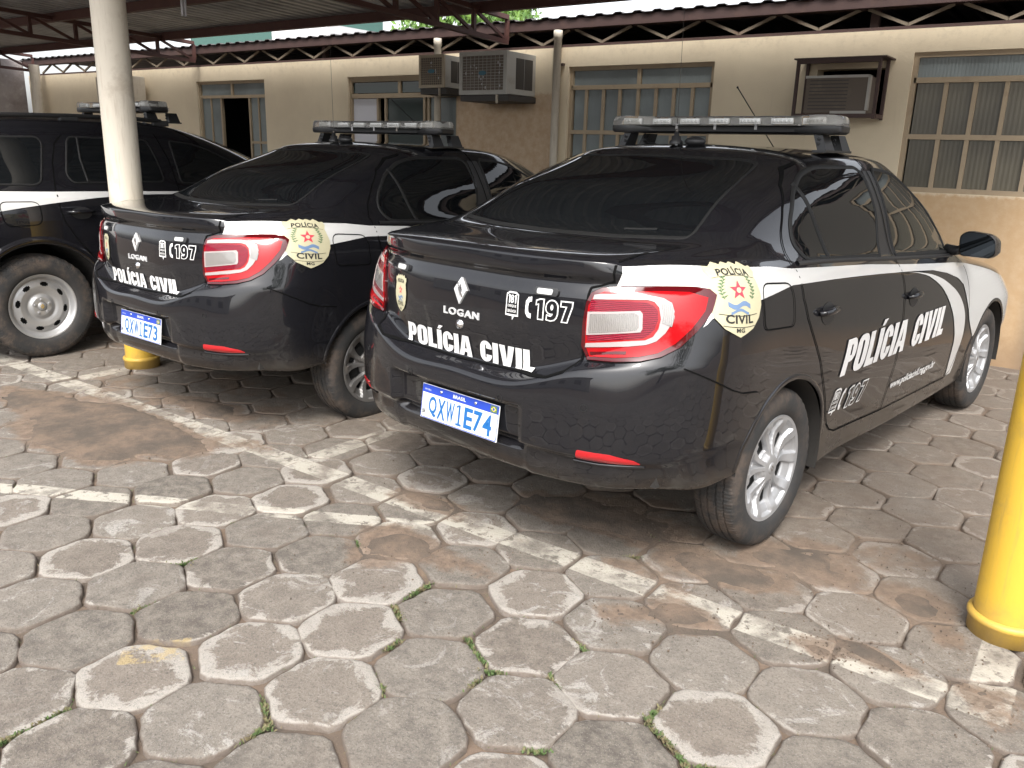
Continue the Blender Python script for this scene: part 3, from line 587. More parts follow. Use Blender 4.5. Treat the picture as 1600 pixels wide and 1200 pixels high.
# air conditioners
def ac_box(x0, x1, z0, z1, dep, label, bigger):
    t_ = thing('air_conditioner', label, 'air conditioner', ((x0+x1)/2, WY, 0)); c0 = (x0+x1)/2; a, b_ = x0-c0, x1-c0; fm = .035 if bigger else .025
    g = bmesh.new(); box(g, a, b_, -dep+.012, -.002, z0, z1, bev=.004); bm_obj('case', g, M_ACGREY, t_)
    g = bmesh.new(); box(g, a-.004, b_+.004, -dep-.012, -dep+.012, z1-fm, z1+.004); box(g, a-.004, b_+.004, -dep-.012, -dep+.012, z0-.004, z0+fm); box(g, a-.004, a+fm, -dep-.011, -dep+.012, z0+fm, z1-fm); box(g, b_-fm, b_+.004, -dep-.011, -dep+.012, z0+fm, z1-fm)
    bm_obj('front_frame', g, M_ACGREY if bigger else M_ACBEIGE, t_)
    g = bmesh.new(); box(g, a+fm, b_-fm, -dep-.001, -dep+.008, z0+fm, z1-fm); bm_obj('coil', g, M_ACBROWN, t_)
    g = bmesh.new(); w_ = b_-a-2*fm; h_ = z1-z0-2*fm
    for k in range(1, 12): z = z0+fm+h_*k/12; bar(g, (a+fm, -dep-.006, z), (b_-fm, -dep-.006, z), .003, .003)
    for k in range(1, 10): x = a+fm+w_*k/10; bar(g, (x, -dep-.008, z0+fm), (x, -dep-.008, z1-fm), .003, .003, up=Vector((0, 1, 0)))
    bm_obj('grille', g, M_ACBEIGE if not bigger else M_ACGREY, t_)
    g = bmesh.new(); bmesh.ops.create_circle(g, cap_ends=True, radius=1, segments=24, matrix=Matrix.Translation(((a+b_)/2, -dep-.012, (z0+z1)/2)) @ Matrix.Rotation(pi/2, 4, 'X') @ Matrix.Diagonal((.045, .02, 1, 1))); bm_obj('badge', g, M_ACLOGO, t_)
    g = bmesh.new()
    for k in range(14 if bigger else 7):
        x = random.uniform(a+fm+.01, b_-fm-.01); z = random.uniform(z0+fm+.02, z1-fm-.03); bmesh.ops.create_icosphere(g, subdivisions=1, radius=1, matrix=Matrix.Translation((x, -dep-.008, z)) @ Matrix.Diagonal((.006, .002, random.uniform(.006, .02), 1)))
    bm_obj('droppings', g, M_PAPER, t_)
    g = bmesh.new()
    for (p0, p1) in ((.30, .58), (.60, .88)): box(g, b_-.004, b_+.003, -dep*(1-p0*.0)-0+dep*p0, -dep+dep*p1, z0+.05, z1-.05)
    bm_obj('side_louvre', g, M_ACDARK, t_)
    g = bmesh.new(); box(g, a-.01, b_+.01, -dep+.02, 0, z0-.06, z0-.006); bm_obj('shelf', g, M_ACDARK, t_)
    g = bmesh.new(); box(g, a+(b_-a)*.78, a+(b_-a)*.80, -dep-.004, -dep+.02, z0-.08, z0); bm_obj('bracket', g, M_CREAMP, t_)
ac_box(-4.22, -3.90, 2.01, 2.31, .34, 'small window air conditioner in a beige frame beside the cream pipe', False)
ac_box(-3.60, -3.05, 1.93, 2.30, .46, 'larger grey framed window air conditioner between the two pipes', True)
t_ = thing('air_conditioner', 'brown faced air conditioner hanging in a rusty open frame on the wall', 'air conditioner', (-.17, WY, 0))
g = bmesh.new(); box(g, -.23, .22, -.24, .10, 1.77, 2.03, bev=.004); bm_obj('case', g, M_ACBROWN, t_)
g = bmesh.new(); box(g, -.235, .225, -.246, -.236, 2.018, 2.036); box(g, -.03, .225, -.246, -.236, 1.765, 1.785); box(g, .215, .232, -.246, -.20, 1.79, 2.03); bm_obj('trim', g, M_ACGREY, t_)
g = bmesh.new()
for x in (-.30, .285): box(g, x-.011, x+.011, -.262, -.238, 1.73, 2.15); box(g, x-.011, x+.011, -.03, -.004, 1.73, 2.15); box(g, x-.014, x+.014, -.235, -.04, 1.735, 1.765)
box(g, -.33, .33, -.275, -.002, 2.15, 2.160); box(g, -.30, .285, -.268, -.238, 1.735, 1.765); box(g, -.30, .285, -.268, -.238, 2.12, 2.15); bm_obj('bracket', g, M_BROWN, t_)
g = bmesh.new()
for k in range(9): bar(g, (-.20, -.243, 1.80+k*.025), (.08, -.243, 1.80+k*.025), .003, .006)
bm_obj('louvre', g, M_ACDARK, t_)
t_ = thing('air_conditioner', 'white split unit half hidden behind the white post', 'air conditioner', (-9.95, WY, 0))
g = bmesh.new(); box(g, -.40, .38, -.34, -.06, 1.72, 2.26, bev=.015); bm_obj('case', g, M_CREAMP, t_)
g = bmesh.new(); lathe(g, [(.0, -.355), (.08, -.357), (.09, -.35), (.21, -.352), (.22, -.342)], 32, 'z'); g.transform(Matrix.Translation((.10, 0, 1.98)) @ Matrix.Rotation(pi/2, 4, 'X') @ Matrix.Scale(-1, 4, (0, 0, 1))); bm_obj('fan_guard', g, M_ACGREY, t_, smooth=True)
g = bmesh.new(); box(g, -.36, -.33, -.36, 0, 1.68, 1.72); box(g, .30, .33, -.36, 0, 1.68, 1.72); bm_obj('bracket', g, M_BROWN, t_)

# ------------------------------------------------------------------ car port: posts, trusses, purlins, sheets
def post(x, y, label):
    t_ = thing('car_port_post', label, 'post', (x, y, 0), group='posts of the car port')
    g = bmesh.new(); lathe(g, [(.098, .92), (.098, 2.55)], 40, 'z'); bm_obj('upper_shaft', g, M_CREAMP, t_, smooth=True)
    g = bmesh.new(); lathe(g, [(.0985, .0), (.0985, .92)], 40, 'z'); bm_obj('yellow_shaft', g, M_YELP, t_, smooth=True)
    g = bmesh.new(); lathe(g, [(.100, 0), (.108, .002), (.109, .050), (.114, .054), (.115, .064), (.111, .072), (.100, .076)], 40, 'z'); bm_obj('base_collar', g, M_YELP, t_, smooth=True)
post(1.655, -.235, 'yellow based round post at the right edge beside the nearest car')
post(-3.33, -.20, 'round cream post with a yellow foot between the middle car and the van')
PZ0, PZ1, PSL = 2.795, 2.66, -.036
ztop = lambda y: 2.66 + PSL*(y-3.75)
def truss(x, label):
    t_ = thing('roof_truss', label, 'roof truss', (x, 0, 0), group='trusses of the car port'); g = bmesh.new(); ya, yb = -1.3, 3.74; zt = lambda y: ztop(y); zb = lambda y: zt(y)-.24
    bar(g, (0, ya, zt(ya)-.02), (0, yb, zt(yb)-.02), .05, .04); bm_obj('top_chord', g, M_OXIDE, t_)
    g = bmesh.new(); bar(g, (0, ya, zb(ya)), (0, yb, zb(yb)), .05, .04); bm_obj('bottom_chord', g, M_OXIDE, t_)
    g = bmesh.new(); n = 10; st = (yb-ya)/n
    for k in range(n+1):
        y = ya+k*st; bar(g, (0, y, zb(y)+.02), (0, y, zt(y)-.04), .035, .035, up=Vector((0, 1, 0)))
        if k < n:
            if y > -.2: bar(g, (0, y, zt(y)-.03), (0, y+st, zb(y+st)+.01), .028, .028)
            else: bar(g, (0, y, zb(y)+.01), (0, y+st, zt(y+st)-.03), .028, .028)
    bm_obj('web', g, M_OXIDE, t_)
truss(1.655, 'oxide red roof truss over the nearest car'); truss(-3.33, 'oxide red roof truss ending above the larger grey air conditioner'); truss(-8.33, 'oxide red roof truss crossing behind the cream post'); truss(-12.6, 'oxide red roof truss at the stained end wall')
car_port = thing('car_port_roof', 'grey corrugated sheet roof on oxide red purlins over the cars', 'roof', (0, 0, 2.7))
for y in (3.32, 2.0, .70, -.6):
    g = bmesh.new(); z = ztop(y)-2.7; box(g, -13, 1.9, y-.03, y+.03, z-.055+.001, z+.035); bm_obj('purlin', g, M_OXIDE, car_port)
V, F = corrugated(-13.1, 1.95, -1.35, ztop(-1.35)-2.7+.038, 3.52, ztop(3.52)-2.7+.038, .14, .030); mesh_obj('roof_sheet', V, F, M_ROOF, car_port, smooth=False)
# lamp
t_ = thing('lamp', 'unlit spiral bulb hanging under the corrugated roof', 'lamp', (-4.75, 1.25, 2.72)); g = bmesh.new(); tube(g, [(0, 0, 0), (0, 0, -.12)], .006, 6); bm_obj('cord', g, M_CREAMP, t_)
g = bmesh.new(); lathe(g, [(.0, -.11), (.022, -.11), (.028, -.15), (.03, -.18), (.0, -.181)], 16, 'z'); bm_obj('socket', g, M_CREAMP, t_, smooth=True)
g = bmesh.new()
for k in range(4): a = k*pi/2+.4; tube(g, [(.017*cos(a), .017*sin(a), -.18), (.017*cos(a), .017*sin(a), -.31)], .0085, 8)
bm_obj('bulb', g, M_PAPER, t_, smooth=True)
# end wall and its column
wl = thing('boundary_wall', 'grey stained end wall closing the yard on the left', 'wall', (-13.1, 0, 0)); g = bmesh.new(); box(g, -.2, 0, -2, 3.82, -.05, 2.6); bm_obj('wall_face', g, M_OLDWALL, wl)
t_ = thing('end_pipe', 'cream pipe standing in the corner of the stained wall', 'pipe', (-12.45, WY-.16, 0)); g = bmesh.new(); lathe(g, [(.075, 0), (.075, 2.5)], 20, 'z'); bm_obj('pipe', g, M_CREAMP, t_, smooth=True)
# ------------------------------------------------------------------ beyond the roof, and across the yard
def tree(name, label, x, y, h, r, seed, n=5200, ls=.11):
    rnd = random.Random(seed); t_ = thing(name, label, 'tree', (x, y, 0)); g = bmesh.new(); tube(g, [(0, 0, -.1), (.1, 0, h*.3), (0, .15, h*.55), (.05, .1, h*.8)], [.2, .15, .1, .04], 8)
    cl = []
    for k in range(16):
        a = rnd.uniform(0, 2*pi); q = rnd.uniform(.2, 1)*r; c_ = Vector((cos(a)*q, sin(a)*q, h*.52+rnd.uniform(0, h*.46)*(1-.5*q/r))); cl.append((c_, rnd.uniform(.28, .5)*r)); tube(g, [(0, 0, h*.4), c_*.6+Vector((0, 0, h*.2)), c_], [.07, .04, .015], 5)
    bm_obj('trunk', g, M_BARK, t_, smooth=True); V = []; F = []
    for k in range(n):
        c_, cr = rnd.choice(cl); d = Vector((rnd.gauss(0, 1), rnd.gauss(0, 1), rnd.gauss(0, .8))).normalized()*cr*rnd.random()**.4; p_ = c_+d; e = Euler((rnd.uniform(0, 6), rnd.uniform(0, 6), rnd.uniform(0, 6))).to_matrix(); a = ls*rnd.uniform(.6, 1.3); i = len(V)
        V += [p_+e@Vector(q)*a for q in ((-.5, 0, 0), (0, -.25, .05), (.6, 0, 0), (0, .25, .05))]; F.append((i, i+1, i+2, i+3))
    mesh_obj('crown', V, F, M_LEAF, t_, smooth=False)
tree('leafy_tree', 'bright green tree showing in the gap above the building roof', -14.9, 18.6, 6.6, 2.3, 3, 9000, .2)
M_GRNB = mat('green_glass_building', (.05, .12, .10), .25); M_FAR = mat('far_render', (.55, .55, .56), .9)
t_ = thing('distant_building', 'pale distant building with a green band above the roof edge', 'building', (-24, 19, 0)); g = bmesh.new(); box(g, -7, -1.8, 0, 6, 0, 7.4); bm_obj('wall', g, M_GRNB, t_); g = bmesh.new(); box(g, -7.3, -1.5, -.4, 6, 7.41, 7.6); bm_obj('roof_slab', g, M_FAR, t_); g = bmesh.new(); box(g, -1.79, 1.3, 0, 6, 0, 5.6); bm_obj('side_wall', g, M_FAR, t_)
t_ = thing('facing_building', 'pale low building across the yard from the cars', 'building', (0, -16, 0)); g = bmesh.new(); box(g, -24, 2, -4, 0, 0, 3.1); bm_obj('wall', g, M_PALE, t_); g = bmesh.new(); box(g, -24.4, 2.4, -4.2, .5, 3.1, 3.3); bm_obj('roof', g, M_ROOFD, t_)
for x in (-20, -16, -12, -8, -4, -.5): g = bmesh.new(); box(g, x-.7, x+.7, .01, .03, 1.0, 2.3); bm_obj('window', g, M_GRNGL, t_)
tree('yard_tree', 'dense green tree across the yard', 9, -8, 5.0, 2.6, 5, 5000, .2)
# ------------------------------------------------------------------ sedans
# ---- sedan body control rows: 21 rows x 17 columns (half body, x>=0) ----
SED = [
[(0,-.74,.385),(.28,-.74,.385),(.5,-.72,.385),(.66,-.68,.385),(.74,-.60,.385),(.77,-.47,.365),(.77,-.15,.36),(.77,.15,.215),(.77,.5,.215),(.77,1.08,.21),(.77,1.6,.21),(.77,2.1,.21),(.77,2.6,.24),(.74,3.0,.26),(.62,3.22,.24),(.4,3.34,.22),(0,3.38,.22)],
[(0,-.835,.375),(.28,-.83,.375),(.5,-.80,.377),(.66,-.745,.378),(.775,-.655,.378),(.832,-.48,.37),(.832,-.15,.37),(.828,.15,.228),(.822,.5,.228),(.82,1.08,.222),(.82,1.6,.222),(.82,2.1,.225),(.82,2.62,.24),(.79,3.0,.24),(.67,3.28,.22),(.42,3.42,.2),(0,3.46,.2)],
[(0,-.862,.425),(.28,-.857,.425),(.5,-.827,.425),(.67,-.765,.425),(.795,-.668,.425),(.848,-.48,.41),(.848,-.15,.36),(.846,.15,.34),(.842,.5,.32),(.842,1.08,.32),(.842,1.6,.32),(.842,2.1,.32),(.842,2.635,.33),(.82,3.0,.33),(.71,3.29,.32),(.44,3.44,.3),(0,3.48,.3)],
[(0,-.868,.488),(.28,-.862,.487),(.5,-.832,.482),(.68,-.770,.475),(.805,-.677,.472),(.857,-.48,.50),(.856,-.15,.46),(.855,.15,.44),(.853,.5,.43),(.853,1.08,.43),(.853,1.6,.43),(.853,2.1,.43),(.853,2.635,.43),(.835,3.0,.42),(.73,3.3,.41),(.45,3.45,.4),(0,3.49,.4)],
[(0,-.896,.501),(.28,-.890,.500),(.5,-.859,.495),(.685,-.79,.492),(.81,-.684,.49),(.860,-.48,.515),(.859,-.15,.475),(.857,.15,.46),(.855,.5,.45),(.855,1.08,.45),(.855,1.6,.45),(.855,2.1,.45),(.855,2.635,.45),(.838,3.0,.44),(.735,3.3,.43),(.45,3.46,.42),(0,3.5,.42)],
[(0,-.900,.61),(.28,-.893,.61),(.5,-.860,.62),(.685,-.793,.63),(.815,-.69,.63),(.866,-.485,.62),(.866,-.15,.58),(.866,.15,.565),(.866,.5,.56),(.866,1.08,.56),(.866,1.6,.56),(.866,2.1,.56),(.866,2.635,.54),(.85,3.0,.52),(.75,3.3,.50),(.45,3.46,.49),(0,3.5,.49)],
[(0,-.893,.690),(.28,-.885,.692),(.5,-.842,.768),(.67,-.780,.785),(.81,-.688,.79),(.868,-.485,.76),(.868,-.15,.72),(.867,.15,.70),(.867,.5,.67),(.867,1.08,.67),(.867,1.6,.66),(.866,2.1,.65),(.866,2.635,.63),(.85,3.0,.59),(.755,3.29,.56),(.45,3.46,.54),(0,3.5,.54)],
[(0,-.850,.718),(.28,-.842,.720),(.5,-.798,.785),(.665,-.758,.815),(.80,-.682,.83),(.866,-.485,.81),(.867,-.15,.77),(.866,.15,.75),(.864,.5,.73),(.864,1.08,.72),(.864,1.6,.71),(.864,2.1,.70),(.864,2.635,.68),(.85,3.0,.63),(.75,3.29,.595),(.45,3.46,.57),(0,3.5,.57)],
[(0,-.835,.735),(.28,-.827,.738),(.5,-.782,.805),(.66,-.742,.85),(.792,-.672,.87),(.860,-.485,.86),(.864,-.15,.83),(.863,.15,.81),(.861,.5,.785),(.861,1.08,.775),(.861,1.6,.765),(.861,2.1,.75),(.861,2.635,.72),(.845,3.0,.67),(.745,3.28,.63),(.45,3.45,.61),(0,3.49,.61)],
[(0,-.847,.88),(.28,-.838,.88),(.5,-.785,.90),(.655,-.73,.93),(.782,-.652,.95),(.848,-.475,.945),(.857,-.15,.92),(.857,.15,.89),(.855,.5,.86),(.855,1.08,.85),(.855,1.6,.84),(.855,2.1,.82),(.854,2.635,.77),(.83,3.0,.71),(.725,3.26,.67),(.44,3.42,.65),(0,3.46,.65)],
[(0,-.838,1.00),(.28,-.829,1.00),(.5,-.775,1.005),(.645,-.712,1.01),(.765,-.625,1.02),(.830,-.46,1.02),(.845,-.15,.99),(.846,.15,.96),(.845,.5,.925),(.846,1.08,.91),(.846,1.6,.895),(.846,2.1,.87),(.842,2.635,.81),(.81,3.0,.75),(.705,3.24,.71),(.43,3.38,.70),(0,3.42,.70)],
[(0,-.820,1.042),(.28,-.811,1.042),(.5,-.756,1.043),(.635,-.692,1.046),(.75,-.60,1.052),(.815,-.45,1.055),(.833,-.15,1.025),(.836,.15,.99),(.837,.5,.955),(.838,1.08,.94),(.838,1.6,.925),(.838,2.1,.895),(.830,2.635,.835),(.79,3.0,.775),(.68,3.2,.735),(.42,3.34,.73),(0,3.38,.73)],
[(0,-.840,1.066),(.28,-.830,1.066),(.5,-.770,1.067),(.62,-.698,1.070),(.725,-.585,1.078),(.792,-.44,1.083),(.815,-.14,1.055),(.823,.15,1.018),(.827,.5,.98),(.828,1.08,.965),(.828,1.6,.948),(.826,2.1,.915),(.815,2.635,.855),(.765,3.0,.80),(.65,3.16,.76),(.4,3.28,.76),(0,3.32,.76)],
[(0,-.838,1.108),(.28,-.827,1.108),(.5,-.768,1.104),(.605,-.688,1.100),(.69,-.565,1.10),(.762,-.42,1.103),(.792,-.12,1.078),(.806,.16,1.043),(.811,.51,1.005),(.812,1.08,.99),(.811,1.6,.97),(.806,2.1,.935),(.79,2.62,.878),(.73,2.93,.83),(.61,3.08,.80),(.38,3.2,.80),(0,3.24,.80)],
[(0,-.805,1.119),(.28,-.793,1.119),(.48,-.735,1.115),(.575,-.655,1.112),(.65,-.525,1.112),(.725,-.37,1.118),(.765,-.06,1.098),(.785,.20,1.066),(.792,.52,1.032),(.794,1.08,1.015),(.791,1.6,.995),(.782,2.09,.96),(.75,2.5,.905),(.67,2.78,.87),(.56,2.93,.85),(.33,3.04,.86),(0,3.08,.86)],
[(0,-.44,1.142),(.28,-.43,1.142),(.5,-.385,1.143),(.60,-.335,1.146),(.655,-.26,1.150),(.70,-.13,1.155),(.735,.08,1.135),(.757,.28,1.105),(.768,.56,1.07),(.772,1.08,1.045),(.767,1.58,1.022),(.748,2.02,.995),(.70,2.20,.995),(.60,2.28,1.0),(.42,2.36,1.01),(.22,2.40,1.015),(0,2.42,1.02)],
[(0,-.03,1.315),(.27,-.02,1.315),(.46,.005,1.31),(.545,.04,1.302),(.607,.09,1.298),(.656,.17,1.291),(.685,.30,1.281),(.693,.47,1.275),(.702,.68,1.262),(.706,1.08,1.25),(.696,1.48,1.235),(.665,1.82,1.20),(.60,1.95,1.21),(.50,2.02,1.22),(.34,2.08,1.23),(.17,2.11,1.235),(0,2.12,1.24)],
[(0,.33,1.448),(.26,.337,1.446),(.42,.355,1.440),(.495,.385,1.433),(.553,.425,1.43),(.588,.49,1.423),(.597,.59,1.415),(.612,.71,1.415),(.62,.88,1.418),(.624,1.1,1.418),(.61,1.36,1.403),(.57,1.56,1.375),(.52,1.62,1.385),(.44,1.66,1.395),(.3,1.70,1.41),(.15,1.72,1.42),(0,1.73,1.422)],
[(0,.385,1.474),(.24,.392,1.472),(.39,.41,1.467),(.455,.44,1.462),(.505,.485,1.458),(.535,.555,1.454),(.548,.64,1.452),(.562,.75,1.455),(.57,.9,1.458),(.573,1.1,1.458),(.558,1.34,1.443),(.52,1.50,1.42),(.47,1.55,1.425),(.40,1.585,1.435),(.27,1.62,1.448),(.13,1.635,1.455),(0,1.64,1.458)],
[(0,.52,1.497),(.16,.525,1.496),(.26,.545,1.493),(.31,.575,1.490),(.34,.62,1.488),(.36,.67,1.486),(.375,.73,1.486),(.385,.81,1.487),(.39,.93,1.488),(.39,1.09,1.487),(.38,1.26,1.478),(.35,1.37,1.466),(.31,1.40,1.468),(.26,1.425,1.472),(.18,1.44,1.478),(.09,1.45,1.48),(0,1.455,1.482)],
[(0,.68,1.505),(0,.69,1.505),(0,.70,1.505),(0,.72,1.505),(0,.74,1.506),(0,.77,1.506),(0,.80,1.506),(0,.85,1.506),(0,.95,1.506),(0,1.06,1.505),(0,1.15,1.502),(0,1.22,1.50),(0,1.24,1.50),(0,1.26,1.50),(0,1.27,1.499),(0,1.28,1.498),(0,1.29,1.498)],
]

for _r in (17,18,19,20):
    SED[_r]=[(x,y,z-.010*(1-max(0,min(1,(y-1.2)/.5)))) for x,y,z in SED[_r]]

for _r in range(1, 15):
    _q = SED[_r]; k_ = 1.0 if _r < 12 else .75
    for _c, (dx, dy) in {2: (0, .006), 3: (-.020, .020), 4: (-.034, .036), 5: (-.010, 0)}.items(): _q[_c] = (_q[_c][0]+dx*k_, _q[_c][1]+dy*k_, _q[_c][2])
for _r in (12, 13, 14):
    for _c in range(0, 4): _q = SED[_r]; _q[_c] = (_q[_c][0], _q[_c][1], _q[_c][2]+(.006, .006, .007, .008)[_c])
def smst(x): x = np.clip(x, 0, 1) if isinstance(x, np.ndarray) else min(1., max(0., x)); return x*x*(3-2*x)
def recess(G):
    x, y, z = G[..., 0], G[..., 1], G[..., 2]; f = smst((.335-np.abs(x))/.022)*smst((z-.455)/.02)*smst((.628-z)/.018)*(y < -.6)
    f2 = smst((.34-np.abs(x))/.02)*smst((.475-z)/.02)*(z > .36)*(y < -.6); G = G.copy(); G[..., 1] += .036*f+.010*f2*(1-f); return G
SHELL = Shell(loft(SED, .019, .017), recess)
AR = [(0, .312, .352, .5), (2.635, .312, .352, .5)]
def inpoly(x, y, P):
    c = False; n = len(P); j = n-1
    for i in range(n):
        if (P[i][1] > y) != (P[j][1] > y) and x < (P[j][0]-P[i][0])*(y-P[i][1])/(P[j][1]-P[i][1])+P[i][0]: c = not c
        j = i
    return c
RDOOR = [(.585, 1.447), (.46, 1.425), (.36, 1.40), (.24, 1.34), (.15, 1.26), (.09, 1.18), (.055, 1.11), (.048, 1.03), (.048, .958), (.085, .88), (.224, .698), (.309, .548), (.37, .45), (.40, .405), (.44, .372), (.50, .352), (1.035, .330), (1.055, .42), (1.085, .60), (1.10, .75), (1.10, .88), (1.085, .99), (1.045, 1.20), (1.00, 1.447)]
FDOOR = [(1.00, 1.447), (1.045, 1.20), (1.085, .99), (1.10, .88), (1.10, .75), (1.085, .60), (1.055, .42), (1.035, .330), (1.96, .318), (2.03, .345), (2.09, .45), (2.13, .60), (2.12, .70), (2.08, .80), (2.00, .935), (1.99, .985), (1.80, 1.145), (1.55, 1.31), (1.38, 1.395), (1.25, 1.435), (1.10, 1.447)]
BUMP_L = [(-.74, .80), (-.69, .83), (-.63, .80), (-.53, .752), (-.446, .712), (-.38, .690), (-.30, .680), (-.28, .676)]
def sed_part(c):
    x, y, z = c; ax = abs(x); sd = '' if x > 0 else '|left'
    if y < -.25 and z < .9:
        if y > -.75 or ax > .6: lim = np.interp(y, [p[0] for p in BUMP_L], [p[1] for p in BUMP_L])
        else: lim = .728 if ax < .36 else np.interp(ax, [.36, .47, .51, .8], [.728, .755, .80, .83])
        if z < lim: return 'rear_bumper'
    if y < -.42 and z > .72 and ax < (.51 if z < 1.03 else .566): return 'trunk_lid'
    if ax > .52 and inpoly(y, z, RDOOR): return 'rear_door'+sd
    if ax > .52 and inpoly(y, z, FDOOR): return 'front_door'+sd
    if y > 2.95 and z < .66 or y > 3.2 and z < .7: return 'front_bumper'
    if y > 2.15 and z > .75 and ax < .70 and z < 1.0: return 'bonnet'
    return 'body'
SMATS = {k: M_BLACK for k in ('rear_bumper', 'trunk_lid', 'rear_door', 'front_door', 'front_bumper', 'bonnet', 'body')}


def ell(cx, cy, rx, ry, n=28): return [(cx+rx*cos(2*pi*k/n), cy+ry*sin(2*pi*k/n)) for k in range(n)]
def grow_loop(L, g):
    P = [Vector(q) for q in L]; n = len(P); A = sum(P[i].x*P[(i+1) % n].y-P[(i+1) % n].x*P[i].y for i in range(n)); out = []
    for i in range(n):
        a, b, c = P[i-1], P[i], P[(i+1) % n]; d1 = (b-a).normalized(); d2 = (c-b).normalized(); n1 = Vector((d1.y, -d1.x)); n2 = Vector((d2.y, -d2.x)); m_ = n1+n2
        if m_.length < 1e-6: m_ = n1
        m_ = m_.normalized(); k = 1/max(.45, m_.dot(n1)); out.append(tuple(b+m_*k*g*(1 if A > 0 else -1)))
    return out
def rrect(x0, x1, y0, y1, r, n=5): return round_poly([(x0, y0), (x1, y0), (x1, y1), (x0, y1)], r, n)
def glyph(ch, t=.30, u=.20):
    """heavy condensed letters, height 1; returns (width, loops); t vertical stroke, u horizontal stroke"""
    if ch == 'I': return t, [[(0, 0), (t, 0), (t, 1), (0, 1)]]
    if ch == 'Í': return t, [[(0, 0), (t, 0), (t, 1), (0, 1)], [(.06, 1.06), (.22, 1.06), (.42, 1.24), (.16, 1.24)]]
    if ch == 'L': w = .56; return w, [[(0, 0), (w, 0), (w, u), (t, u), (t, 1), (0, 1)]]
    if ch == 'O': w = .72; return w, [rrect(0, w, -.01, 1.01, .36, 8), rrect(t, w-t, u*.85, 1-u*.85, .07, 6)]
    if ch == 'C':
        w = .66; o = [(w, .64), (w, .72)]+[(w/2+.01+(w/2)*cos(a), .66+.35*sin(a)) for a in np.linspace(.25, pi, 10)]+[(0, .5)]+[(w/2+.01+(w/2)*cos(a), .34+.35*sin(a)) for a in np.linspace(pi, 2*pi-.25, 10)]+[(w, .36), (w-t, .36)]
        i_ = [(w-t, .28)]+[(w/2+.0+.035*cos(a), .24+.07*sin(a)) for a in np.linspace(2*pi-.3, pi, 6)]+[(w/2-.035, .75)]+[(w/2+.0+.035*cos(a), .76+.07*sin(a)) for a in np.linspace(pi, .3, 6)]+[(w-t, .64)]
        return w, [o+i_]
    if ch == 'P':
        w = .66; r_ = [(w-.24+.24*cos(a), .70+.30*sin(a)) for a in np.linspace(pi/2, 0, 6)]+[(w-.24+.24*cos(a), .66+.30*sin(a)) for a in np.linspace(0, -pi/2, 6)]
        return w, [[(0, 0), (t, 0), (t, .36)]+r_[::-1]+[(0, 1)], rrect(t, w-t*.9, .53, .83, .06, 4)]
    if ch == 'A': w = .80; return w, [[(0, 0), (t*.98, 0), (.32, .20), (w-.32, .20), (w-t*.98, 0), (w, 0), (w*.5+.19, 1), (w*.5-.19, 1)], [(.345, .37), (w-.345, .37), (w*.5, .78)]]
    if ch == 'V': w = .78; return w, [[(0, 1), (w*.5-.19, 0), (w*.5+.19, 0), (w, 1), (w-t, 1), (w*.5, .26), (t, 1)]]
    if ch == '1': return .42, [[(.16, 0), (.42, 0), (.42, 1), (.22, 1), (0, .92), (0, .76), (.16, .80)]]
    if ch == '7': w = .62; return w, [[(.12, 0), (.38, 0), (w, .80), (w, 1), (0, 1), (0, .80), (.36, .80)]]
    if ch == '9':
        w = .68; o = [(w*.5+(w/2)*cos(a), .66+.34*sin(a)) for a in np.linspace(-.1, pi*.98, 14)]+[(0, .60)]+[(w*.45+(w*.45)*cos(a), .58+.24*sin(a)) for a in np.linspace(pi*1.02, pi*1.6, 7)]+[(w-.25, .36), (w-.26, .27), (.30, .17), (.08, .20), (.06, .02), (.30, -.01), (.50, .04), (.62, .16), (w, .34)]
        return w, [o, ell(w*.5, .67, .095, .155, 14)]
    if ch == '8': w = .68; return w, [[(w*.5+(w*.47)*cos(a), .745+.265*sin(a)) for a in np.linspace(-.55, pi+.55, 16)]+[(w*.5+(w*.5)*cos(a), .265+.275*sin(a)) for a in np.linspace(pi-.6, 2*pi+.6, 18)], ell(w*.5, .75, .10, .10, 12), ell(w*.5, .265, .11, .11, 12)]
    return .25, []
def heavy_bm(txt, u0, u1, v0, v1, grow=0, slant=0, gap=.06, t=.30, u=.20):
    x = 0; L = []
    for ch in txt:
        w_, lp = glyph(ch, t, u)
        if ch == 'A' and x: x -= .03
        if lp: L.append([[(x+a, b) for a, b in l] for l in lp])
        x += w_+(gap if lp else .0)
    x -= gap; sx = (u1-u0)/x; sy = v1-v0; res = None
    for grp in L:
        out = [[(u0+a*sx+slant*b, v0+b*sy) for a, b in l] for l in grp]
        if grow: out = [grow_loop(l, -grow if any(o is not l and inpoly(l[0][0], l[0][1], o) for o in out) else grow) for l in out]
        q = flat_bm(out); res = q if res is None else join(res, q)
    return res
def letters(txt, u0, u1, v0, v1, mapf, bold, off=.0042, flip=False, slant=0, spacing=1.0, cell=(.02, .02)):
    bm = flat_bm(text=txt, bold=bold, spacing=spacing); fit(bm, u0, u1, v0, v1, slant=slant); return conform(bm, mapf, off, cell)
def outline_text(txt, u0, u1, v0, v1, mapf, w_, off=.0042, slant=0):
    """hollow numerals: grown shape in white, black shape above it"""
    a = conform(heavy_bm(txt, u0+w_, u1-w_, v0+w_, v1-w_, w_, slant, gap=.24, t=.24, u=.17), mapf, off, (.02, .02))
    b = conform(heavy_bm(txt, u0+w_, u1-w_, v0+w_, v1-w_, 0, slant, gap=.24, t=.24, u=.17), mapf, off+.0009, (.02, .02), mi=1); return join(a, b)
def join(a, b):
    me = bpy.data.meshes.new('t'); b.to_mesh(me); b.free(); a.from_mesh(me); bpy.data.meshes.remove(me); return a
